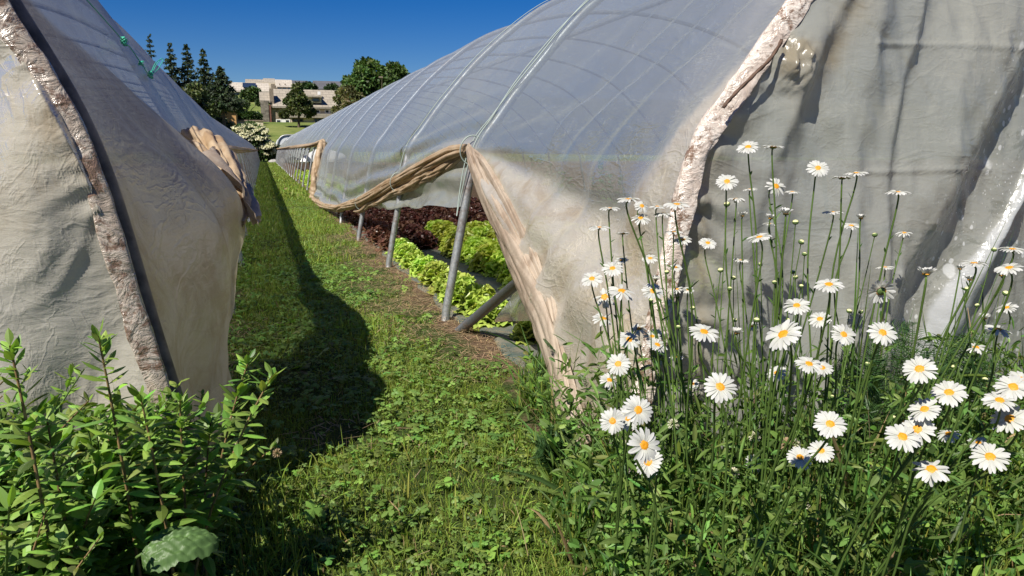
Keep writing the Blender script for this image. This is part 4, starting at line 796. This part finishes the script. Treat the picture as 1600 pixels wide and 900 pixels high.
for px in (436, 444.5): pwin(px, 130.6, px+2, 132.6, 170.2, H, 'timber')
H = house('dark slate-roofed house at the right end of the roofline', 515, 142, 158)
pb('wall', 490, 138, 540, 148, 158.5, 8, 'stone', H); proof(492, 542, 138.8, 127.5, 157.5, 5, 'slate', H); gable(492, 542, 138.8, 127.5, 157.5, 5, 'cream', H); proof(488, 494, 139.5, 129, 157.2, 4, 'slate', H)
H = house('low orange rendered building at the left, behind the spruce trunk', 350, 196, 100)
pb('wall', 318, 172, 368, 198, 100, 7, 'orange', H); pb('flat_roof', 317, 171, 369, 172.3, 99.7, 7.6, 'cream', H)
for px in (344, 351.5, 361.5): pwin(px, 189.5, px+4.5, 195, 99.95, H, 'timber', 'bluegl')
t_ = thing('retaining_wall', 'low rendered retaining wall in front of the hedge', 'wall', tuple(atY(388, 195, 104))); pb('wall', 367, 189, 411, 197, 104, .5, 'cream', t_); pb('coping', 366.5, 187.6, 411.5, 189, 103.9, .7, 'timber', t_)
t_ = thing('lamp_post', 'thin dark pole standing in front of the big green trees', 'lamp post', tuple(atY(596, 175, 92))); a = atY(596.5, 120, 92); V, F = tube([(a[0], 92, 3), (a[0], 92, a[2])], .09, 6); part('pole', V, F, M['timber'], t_); V, F = box(a[0]-.35, a[0]+.1, 91.9, 92.1, a[2]-.12, a[2]+.05); part('lamp_head', V, F, M['timber'], t_, False)
# pale small tunnel beyond
t_ = thing('small_polytunnel', 'small white-ended polytunnel beyond the far end of the right one', 'polytunnel', (1.9, 69, 0)); n = 24; a = np.linspace(0, math.pi, n); xc, rx, hz = atY(457, 225, 69)[0], 22*69/FPX, atY(457, 211, 69)[2]
A = np.stack([xc+rx*np.sign(np.cos(a))*np.abs(np.cos(a))**.5, np.full(n, 69.), hz*np.sin(a)**.5], 1); Bk = A+[0, 12, 0]; Mf = simple('milky_film', (.62, .65, .66), .4, 3, .06)
part('side_film', np.concatenate([A, Bk]), np.array([[k, k+1, n+k+1, n+k] for k in range(n-1)]), Mf, t_); part('end_film', np.concatenate([A-[0, .01, 0], [[xc, 68.95, .5]]]), np.array([[k+1, k, n] for k in range(n-1)]), Mf, t_)
V, F = tube(A-[0, .05, 0], .06, 6); part('hoop', V, F, M['pipe'], t_)
for x, y, s in ((431, 247, .5), (424, 249, .4)):
    p = atZ(x, y+2); u = np.linspace(0, 2*math.pi, 14); v = np.linspace(0, math.pi/2, 7); uu, vv = np.meshgrid(u, v, indexing='ij'); q = s*(1+.15*noise(np.cos(uu)*2, np.sin(uu)*2, vv*2)); part('rock', np.stack([np.cos(uu)*np.cos(vv)*q+p[0], np.sin(uu)*np.cos(vv)*q+64, np.sin(vv)*q*.7], -1), gridF(14, 7), simple('grey_rock', (.3, .29, .27), .9, 5), thing('rock', 'grey rock at the end of the path, ' + ('right one' if s == .5 else 'left one'), 'rock', (p[0], 64, 0)))
# ------------------------------------------------------------------ daisies
# photo position, width in px, tilt of the face towards the viewer in degrees, kind (o open, r reflexed, h half open, d drooping, b seen from behind)
DA = [(1169,230,38,38,'o'),(1208,230,38,-4,'o'),(1136,284,38,45,'o'),(1172,296,26,4,'o'),(1213,291,32,55,'r'),(1150,311,30,-3,'r'),(1160,337,17,0,'h'),(982,312,42,5,'o'),(952,326,36,2,'o'),(1003,322,24,48,'r'),
(1001,341,30,20,'r'),(1058,320,46,14,'o'),(1027,323,28,10,'o'),(1036,334,30,-4,'r'),(936,356,38,2,'o'),(973,365,24,-12,'o'),(1053,363,32,4,'o'),(1067,375,32,24,'o'),(1106,380,31,28,'o'),(1203,350,26,0,'o'),
(1204,341,18,0,'h'),(1187,371,42,18,'o'),(1158,407,28,4,'o'),(1016,404,28,24,'o'),(971,407,26,20,'o'),(957,420,38,34,'o'),(925,436,38,38,'o'),(945,464,36,44,'d'),(971,455,42,18,'r'),(1020,455,38,40,'o'),
(1056,418,22,26,'o'),(1025,437,15,10,'h'),(1058,452,20,20,'r'),(1075,453,21,25,'o'),(1228,334,24,2,'h'),(1238,300,26,5,'o'),(942,498,34,20,'r'),(1278,263,37,50,'o'),(1316,278,38,-3,'o'),(1338,271,38,3,'o'),
(1403,301,40,2,'o'),(1301,332,35,3,'o'),(1345,341,18,0,'h'),(1330,353,32,12,'o'),(1413,364,24,14,'r'),(1383,418,29,2,'o'),(1447,428,30,3,'h'),(1295,445,48,20,'o'),(1377,455,46,-70,'b'),(1522,412,45,3,'o'),
(1500,420,16,0,'h'),(1515,437,18,0,'h'),(1582,390,43,8,'o'),(1577,419,44,20,'o'),(1565,430,20,4,'h'),(1573,481,34,26,'o'),(1538,497,18,10,'h'),(1245,478,44,34,'o'),(1281,499,37,36,'o'),(983,531,40,40,'o'),
(998,514,27,28,'r'),(1019,526,31,26,'o'),(1027,539,37,30,'o'),(966,569,43,48,'o'),(952,594,30,28,'r'),(1100,519,52,22,'o'),(1057,558,24,18,'o'),(1125,605,58,44,'o'),(1224,523,66,40,'o'),(1083,600,21,38,'o'),
(1214,583,34,36,'o'),(1176,510,22,34,'o'),(1151,520,20,8,'h'),(997,641,54,58,'o'),(980,653,44,52,'o'),(957,658,45,58,'o'),(1006,696,60,68,'o'),(1013,722,52,60,'o'),(927,766,32,112,'d'),(1178,724,34,54,'o'),
(1250,715,44,42,'o'),(1318,523,43,50,'o'),(1379,520,48,42,'o'),(1264,569,46,26,'o'),(1285,575,36,30,'o'),(1437,577,56,42,'o'),(1483,614,56,38,'o'),(1445,640,52,40,'o'),(1434,671,55,50,'o'),(1410,683,58,38,'o'),
(1297,663,54,36,'o'),(1283,705,44,36,'o'),(1455,734,52,30,'r'),(1529,692,34,28,'o'),(1547,714,60,34,'o'),(1583,605,56,34,'o'),(1562,626,52,28,'o'),(1578,655,60,44,'o'),(1525,543,30,15,'r'),(1482,678,34,28,'r'),(1560,515,38,8,'r'),(1594,592,40,30,'o')]
def head_mesh(kind, seed):
    r = np.random.default_rng(seed); n = {'h': 22}.get(kind, 21+int(r.integers(-1, 3))); az = np.arange(n)*2*math.pi/n+r.normal(0, .05, n)
    el = {'o': r.normal(.02, .07, n), 'r': r.normal(-.25, .22, n), 'h': r.normal(.75, .12, n), 'd': r.normal(-.45, .35, n), 'b': r.normal(-.12, .2, n)}[kind]
    if kind in 'rd' : keep = r.uniform(0, 1, n) > .12; az, el = az[keep], el[keep]; n = len(az)
    L = .385*r.uniform(.9, 1.1, n)*(.8 if kind == 'h' else 1); d = np.stack([np.cos(az)*np.cos(el), np.sin(az)*np.cos(el), np.sin(el)], 1); s = np.stack([-np.sin(az), np.cos(az), .25*r.normal(size=n)], 1)
    b = np.stack([np.cos(az)*.125, np.sin(az)*.125, r.uniform(-.012, .012, n)], 1)
    col = np.clip(np.array([.56, .56, .545])*(1+r.normal(0, .05, (n, 1))), 0, .8)
    V, F, C = leafset(b, d, L, .128*r.uniform(.88, 1.12, n), 5, .0, [.45, .85, 1, 1.0, .86, .38], side=s, cross=5, fold=-.16, col=col*[.93, .95, .85], tipcol=col)
    rad = np.hypot(V[:, 0], V[:, 1]); V[:, 2] += -.22*np.clip(rad-.12, 0, 1)**2*(0 if kind == 'h' else 1)+.04*np.sin(rad*6)
    return mk('petals', V, F, M['petal'], True, {'col': C})
def disc_mesh(s=1):
    u, v = np.meshgrid(np.linspace(0, 2*math.pi, 19)[:-1], np.linspace(0, 1, 8), indexing='ij'); q = v*.185*s; z = .06*np.cos(v*math.pi/2)**.8-.018*np.exp(-(v/.25)**2)+.006; V = np.stack([np.cos(u)*q, np.sin(u)*q, z], -1); V[..., 2] = np.where(v == 1, -.012, V[..., 2])
    i, j = np.meshgrid(np.arange(18), np.arange(7), indexing='ij'); F = np.stack([i*8+j, i*8+j+1, ((i+1) % 18)*8+j+1, ((i+1) % 18)*8+j], -1).reshape(-1, 4); return mk('disc', V, F, M['disc'])
M['calyx'] = simple('calyx_green', (.10, .16, .045), .6, 300, .4)
def calyx_mesh():
    u, v = np.meshgrid(np.linspace(0, 2*math.pi, 17)[:-1], np.linspace(0, 1, 6), indexing='ij'); q = .155*np.sin(v*math.pi/2)**.7; z = -.075+.062*v**2; V = np.stack([np.cos(u)*q, np.sin(u)*q, z], -1)
    i, j = np.meshgrid(np.arange(16), np.arange(5), indexing='ij'); F = np.stack([i*6+j, ((i+1) % 16)*6+j, ((i+1) % 16)*6+j+1, i*6+j+1], -1).reshape(-1, 4); return mk('receptacle', V, F, M['calyx'])
HM = {k: [head_mesh(k, s) for s in range(n)] for k, n in (('o', 6), ('r', 4), ('h', 2), ('d', 3), ('b', 1))}; DM = disc_mesh(); CM = calyx_mesh()
bands = [(300, 'topmost'), (395, 'upper'), (475, 'middle-height'), (560, 'lower-middle'), (640, 'low'), (2000, 'lowest')]
zones = [(1110, 'in front of the cream drape and dirty edge'), (1260, 'in front of the greenish end film right of the dirty edge'), (1430, 'in front of the folds in mid end film'), (3000, 'towards the torn white strip and right frame edge')]
zones2 = [(1110, 'above the grass under the cream drape'), (1260, 'above the grass by the two large open heads'), (1430, 'above the tall grass in mid clump'), (3000, 'above the tall grass at the right')]
OR = ['leftmost', 'second', 'third', 'fourth', 'fifth', 'sixth', 'seventh', 'eighth', 'ninth', 'tenth', 'eleventh', 'twelfth', 'thirteenth', 'fourteenth', 'fifteenth', 'sixteenth']
def place_label(items, noun):
    key = [(next(b for l, b in bands if y < l), next(i for i, (l, _) in enumerate(zones) if x < l)) for x, y in items]; out = [None]*len(items)
    for k in set(key):
        ids = sorted([i for i in range(len(items)) if key[i] == k], key=lambda i: items[i][0]); zt = (zones if bands.index(next(b for b in bands if b[1] == k[0])) < 3 else zones2)[k[1]][1]
        for j, i in enumerate(ids): out[i] = f'{k[0]} {noun} {zt}' if len(ids) == 1 else f'{OR[j]}{"" if j == 0 else " from left"} of the {k[0]} {noun}{"s" if noun[-1] != "y" else ""}{"" if noun[-1] != "y" else ""} {zt}'.replace('daisy ', 'daisies ')
    return out
labs = place_label([(d[0], d[1]) for d in DA], 'daisy')
pose = {'h': 'half open', 'b': 'seen from behind', 'd': 'petals drooping'}
def stem_mesh(P, r0, r1, leaves=5, lsz=.03):
    n = len(P); V, F = tube(P, np.linspace(r0, r1, n)*1.2, 6); C0 = np.array([.12, .20, .045]); L = [(V, F, np.broadcast_to(C0, (len(V), 3)))]
    if leaves:
        t = rng.uniform(.15, .72, leaves); b = np.stack([np.interp(t*(n-1), np.arange(n), P[:, c]) for c in range(3)], 1); c = vcol(leaves, (.07, .14, .035), .2, .05)
        L.append(leafset(b, rdir(leaves, .7, .2), lsz*(1.3-t)*rng.uniform(.7, 1.4, leaves), lsz*.16, 4, .2, [.6, .8, 1, .7, .05], cross=3, fold=.2, col=c))
    return merge(L)
def depth_for(px, py, wpx, D=.054, ymax=1.66, ymin=.9):
    r = ray(px, py); d = FPX*D/wpx; Y = np.clip(d*r[1], ymin, ymax-.0*px); return Y/r[1]
def flower_root(px, py, d):
    h = CAM+ray(px, py)*d; lean = np.array([rng.normal(0, .05), rng.normal(.03, .04)]); lean[0] += (1.32-h[0])*.28*h[2]; lean[1] += (1.45-h[1])*.35
    b = np.array([h[0]+lean[0], min(1.72, max(1.0, h[1]+lean[1])), 0.]); return h, b
for k, (px, py, wp, tilt, kind) in enumerate(DA):
    d = depth_for(px, py, wp if kind != 'h' else wp*1.9); h, b = flower_root(px, py, d); D = wp*d/FPX*(.88 if kind in 'ob' else 1.0)
    if kind == 'h': D *= 1.25
    tc = unit(-ray(px, py)*[1, 1, 0]); a = rng.normal(0, .35); tc = np.array([tc[0]*math.cos(a)-tc[1]*math.sin(a), tc[0]*math.sin(a)+tc[1]*math.cos(a), 0]); th = R_(tilt+rng.normal(0, 2)); nrm = unit(tc*math.sin(th)+np.array([0, 0, 1])*math.cos(th))
    lb = labs[k]+(', '+pose[kind] if kind in pose else (', face towards the viewer' if tilt > 44 else (', seen edge-on' if abs(tilt) < 6 else '')))
    t_ = thing('daisy', ' '.join(lb.split()[:16]), 'daisy', tuple(b), 'oxeye daisies in the flower bed')
    e = h-b-nrm*D*.07; ctrl = [np.zeros(3)-[0, 0, .01], e*[.25, .25, .35]+[rng.normal(0, .018), rng.normal(0, .015), 0], e*[.7, .7, .75]+[rng.normal(0, .012), rng.normal(0, .01), 0], e-nrm*.03*(1 if tilt > -30 else .5)-(np.array([0, 0, .012]) if abs(tilt) > 15 else 0), e]
    if tilt > 100: ctrl = [np.zeros(3), e*[.4, .4, .7], e*[.8, .8, 1.05]+[0, 0, .04], e+[0, .01, .045], e]
    V, F, C = stem_mesh(spline(ctrl, 22), .0021, .0014, 6); link('stem', mk('stem', V, F, M['leaf'], True, {'col': C}), t_)
    q = Vector(nrm).to_track_quat('Z', 'Y')
    for nm, me, s in (('petals', HM[kind][k % len(HM[kind])], 1), ('disc', DM, 1 if kind != 'h' else .85), ('receptacle', CM, 1)):
        o = link(nm, me, t_); o.location = Vector(h-b); o.rotation_mode = 'QUATERNION'; o.rotation_quaternion = q @ Matrix.Rotation(rng.uniform(0, 6), 3, 'Z').to_quaternion(); o.scale = (D*s,)*3
# buds
BU = [(1126,422),(1146,434),(1140,451),(1082,481),(1239,425),(1188,413),(1243,347),(1252,378),(1257,397),(1243,433),(1252,447),(1367,367),(1553,390),(1571,458),(1511,451),(1527,477),(1327,486),(1490,573),(1539,593),(1501,643),(1060,511),(1148,500),(1182,500),(1210,441),(1017,469),(1231,500),(1355,569),(1345,487),(1136,319),(1396,652),(1042,425),(1300,620)]
labs = place_label(BU, 'daisy bud')
u, v = np.meshgrid(np.linspace(0, 2*math.pi, 15)[:-1], np.linspace(0, 1, 9), indexing='ij')
def budpart(name, v0, v1, r, mat):
    n, m = 14, 7; u, v = np.meshgrid(np.arange(n)*2*math.pi/n, np.linspace(v0, v1, m), indexing='ij'); V = np.stack([np.cos(u)*np.sin(v)*r, np.sin(u)*np.sin(v)*r, -np.cos(v)*r*.8], -1); i, j = np.meshgrid(np.arange(n), np.arange(m-1), indexing='ij')
    return mk(name, V, np.stack([i*m+j, ((i+1) % n)*m+j, ((i+1) % n)*m+j+1, i*m+j+1], -1).reshape(-1, 4), mat)
bc, bt = budpart('calyx', .0, 1.9, 1, M['calyx']), budpart('tip', 1.7, 3.14, .93, simple('bud_cream', (.62, .62, .30), .6, 200, .3))
for k, (px, py) in enumerate(BU):
    r = ray(px, py); Y = rng.uniform(1.35, 1.62); h, b = flower_root(px, py, Y/r[1]); t_ = thing('daisy_bud', ' '.join(labs[k].replace('daisy bud', 'closed daisy bud').split()[:16]), 'daisy bud', tuple(b), 'closed daisy buds'); e = h-b
    V, F, C = stem_mesh(spline([np.zeros(3)-[0, 0, .01], e*[.3, .3, .4]+[rng.normal(0, .01), 0, 0], e*[.75, .75, .8], e], 16), .0017, .0009, 5, .024); link('stem', mk('stem', V, F, M['leaf'], True, {'col': C}), t_)
    s = 4.6*Y/r[1]/FPX*rng.uniform(.8, 1.15)
    for nm, me in (('calyx', bc), ('tip', bt)): o = link(nm, me, t_); o.location = Vector(e); o.scale = (s,)*3; o.rotation_euler = (rng.normal(0, .2), rng.normal(0, .2), 0)
# white clover heads
def clover_me(seed, brown=False):
    n = 60; d = unit(rng.normal(size=(n, 3))+[0, 0, .15]); c = vcol(n, (.62, .60, .48) if not brown else (.45, .33, .22), .12, .04); V, F, C = leafset(d*.35, d, .62, .26, 2, .1, [.5, 1, .2], cross=3, fold=.4, col=c*[.7, .75, .5], tipcol=c); return mk('flower_head', V, F, M['petal'], False, {'col': C})
cm = [clover_me(1), clover_me(2), clover_me(3, True)]
for px, py, w_, m, lb in [(1179,682,20,0,'white clover head left of the browned one in mid clump'), (1146,739,20,0,'white clover head left of the small low daisy'), (1229,694,24,2,'browning clover head just above the lowest mid daisies'), (1256,790,20,1,'white clover head lowest in the grass below mid clump'), (1436,813,24,2,'faded pinkish clover head in the tall grass at lower right'), (1052,663,20,0,'small clover head right of the big daisy pair'), (1148,742,12,1,'tiny clover head tucked behind another one'), (1243,693,18,1,'pale clover head touching the browned one'), (433,708,16,2,'pinkish clover head in grass at the shadow edge on the path'), (372,694,12,1,'small white flower head beside the leaning weed shoot')]:
    Y = 1.42 if px > 800 else 2.1; r = ray(px, py); h = CAM+r*(Y/r[1])
    if h[2] < .02: h = atZ(px, py, .05)
    b = np.array([h[0]+.01, h[1]+.02, 0]); t_ = thing('clover', lb, 'clover', tuple(b), 'clover flower heads'); e = h-b; V, F, C = stem_mesh(spline([np.zeros(3), e*[.2, .2, .5], e], 10), .0014, .001, 0); link('stem', mk('stem', V, F, M['leaf'], True, {'col': C}), t_)
    o = link('flower_head', cm[m], t_); o.location = Vector(e); o.scale = (w_*np.dot(h-CAM, cD)/FPX*.5,)*3
# feathery yarrow
def yarrow(x, y, h, label, nf=16):
    t_ = thing('yarrow', label, 'yarrow', (x, y, 0), 'feathery yarrow plants'); Ls = []; st = []
    for b in range(nf):
        a = rng.uniform(0, 6.28); q = rng.uniform(.15, .7); e = np.array([math.cos(a)*q*h*.7, math.sin(a)*q*h*.5, h*rng.uniform(.6, 1)*(1-.2*q)]); P = spline([np.zeros(3), e*[.2, .2, .5], e*[.55, .55, .85], e], 40); st.append(tube(P, .0011, 4))
        T = unit(np.gradient(P, axis=0)); s = unit(np.cross(T, rng.normal(size=3)))
        for sg in (-1, 1):
            i = np.arange(8, 40); tt = (i-8)/32; Ls.append(leafset(P[i], s[i]*sg+T[i]*.5, .05*np.sin(tt*math.pi*.9+.25)+.004, .0028, 2, .1, [1, .8, .2], col=vcol(len(i), (.045, .10, .030), .2, .05)))
            Ls.append(leafset(P[i]+s[i]*sg*.012, s[i]*sg*.6+T[i], .022*np.sin(tt*math.pi)+.003, .002, 2, .1, [1, .8, .2], col=vcol(len(i), (.05, .11, .032), .2, .05)))
    V, F, _ = merge(st); part('stem', V, F, M['stem'], t_, base=(0, 0, 0)); V, F, C = merge(Ls); part('foliage', V, F, M['leaf'], t_, False, {'col': C}, base=(0, 0, 0))
for x, y, h, lb in [(1.02, 2.42, .42, 'feathery dark yarrow at the foot of the gathered film fold'), (1.12, 2.15, .45, 'feathery yarrow between the film fold and the first daisies'), (1.60, 1.60, .50, 'dark feathery yarrow rising in mid clump among stems'), (1.78, 1.62, .54, 'tall feathery yarrow below the daisy seen from behind'), (1.92, 1.6, .5, 'feathery yarrow under the torn white strip'), (.78, 1.95, .2, 'low feathery yarrow at the left edge of the flower bed')]: yarrow(x, y, h, lb)
# leafy weeds in front of the left tunnel
def weed(px, py, Y, basedx, basedy, label, n=26, sz=.070, col=(.15, .25, .046), stem='redstem', group=None):
    h = atY(px, py, Y); x, y = h[0]+basedx, h[1]+basedy; return herb('leafy_weed', x, y, h[2], n, sz, .30, col, label, 'weed', nb=1, lean=(-basedx, -basedy), stemmat=stem, group=group)
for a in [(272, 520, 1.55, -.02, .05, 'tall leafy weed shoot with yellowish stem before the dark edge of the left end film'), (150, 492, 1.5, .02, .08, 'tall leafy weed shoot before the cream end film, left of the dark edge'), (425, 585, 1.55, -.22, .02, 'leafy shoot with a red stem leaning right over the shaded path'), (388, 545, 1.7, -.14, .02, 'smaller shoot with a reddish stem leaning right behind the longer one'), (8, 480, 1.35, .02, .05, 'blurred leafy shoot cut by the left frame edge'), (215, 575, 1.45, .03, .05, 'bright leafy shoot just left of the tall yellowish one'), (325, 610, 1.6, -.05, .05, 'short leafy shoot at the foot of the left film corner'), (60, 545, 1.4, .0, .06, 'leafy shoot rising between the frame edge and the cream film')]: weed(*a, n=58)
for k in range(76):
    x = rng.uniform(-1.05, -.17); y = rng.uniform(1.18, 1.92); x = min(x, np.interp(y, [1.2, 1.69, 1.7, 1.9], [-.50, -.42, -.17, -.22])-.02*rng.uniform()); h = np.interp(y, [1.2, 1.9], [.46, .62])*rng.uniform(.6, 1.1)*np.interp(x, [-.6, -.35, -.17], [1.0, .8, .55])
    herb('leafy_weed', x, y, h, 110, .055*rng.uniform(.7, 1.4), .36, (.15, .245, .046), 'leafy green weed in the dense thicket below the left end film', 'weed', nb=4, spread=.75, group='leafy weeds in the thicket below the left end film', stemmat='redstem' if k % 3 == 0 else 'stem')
L_ = []; broad(15000, -1.1, -.12, 1.1, 1.95, .01, .40, .045, lambda X, Y: (X < np.interp(Y, [1.1, 1.7, 1.75, 1.95], [-.34, -.34, -.2, -.2]))*1., (.14, .235, .045), .36)
X, Y = scatter(5000, -.42, .15, 1.3, 2.5, lambda X, Y: sstep(.12, -.22, X+.04*noise(X*5, Y*5))); N = len(X); c = vcol(N, GRASS, .25, .1)
L_.append(leafset(np.stack([X, Y, 0*X], 1), rdir(N, .45, .3), .085*np.exp(rng.normal(0, .35, N)), .0035, 5, .5*rng.uniform(.2, 1.8, N), [.8, 1, .9, .7, .4, .03], cross=3, fold=.2, col=c*.8, tipcol=c*1.1))
X, Y = scatter(2600, -.6, -.15, 2.2, 9, lambda X, Y: sstep(-.6, -.2, X)*.8*(1-.6*bareness(X, Y))); N = len(X); c = vcol(N, CLOV, .3, .12)
L_.append(leafset(np.stack([X, Y, rng.uniform(.01, .09, N)], 1), rdir(N, 1.0, .4), .032*np.exp(rng.normal(0, .3, N)), .016, 4, .2, cross=3, fold=.3, col=c, tipcol=c*1.1))
V, F, C = merge(L_); link('undergrowth', mk('undergrowth', V, F, M['grass'], False, {'col': C}), label='low leafy undergrowth along the foot of the left tunnel', cat='undergrowth', kind='stuff')
# one big round crinkled leaf low on the left
c0 = atY(285, 862, 1.42)-[0, 0, .10]; t_ = thing('burdock_leaf', 'single big round crinkled leaf low in the grass at the bottom left', 'leaf', (c0[0], c0[1], c0[2])); u, v = np.meshgrid(np.linspace(0, 1, 40), np.linspace(-1, 1, 33), indexing='ij')
wv = np.sin(u**.75*math.pi)**.55*.040*(1+.03*np.sin(u*70)*np.abs(v)); Xl = -.07+u*.135; Yl = v*wv; vein = np.abs(np.sin((u*9-np.abs(v)*2.6)*math.pi)); Zl = .10+.030*u-.05*(u-.35)**2*2-.02*v**2+.004*vein+.006*noise(u*9, v*7)-.006*np.exp(-(v/.05)**2)
Cl = np.array([.10, .18, .055])*(1+.25*(1-vein[..., None])*.6+.5*np.exp(-(v/.04)**2)[..., None]); part('blade', np.stack([Xl*np.cos(.2)-Yl*.2, Yl*.9+Xl*.15, Zl+Yl*.5+.02], -1), gridF(40, 33), M['leaf'], t_, True, {'col': Cl.reshape(-1, 3)}, base=(0, 0, 0))
V, F = tube(spline([(-.04, .06, -c0[2]), (-.09, .03, -.02), (-.085, 0, .09), (-.05, -.005, .115), (.02, 0, .12)], 18), .003, 6); part('stalk', V, F, M['stem'], t_, base=(0, 0, 0))
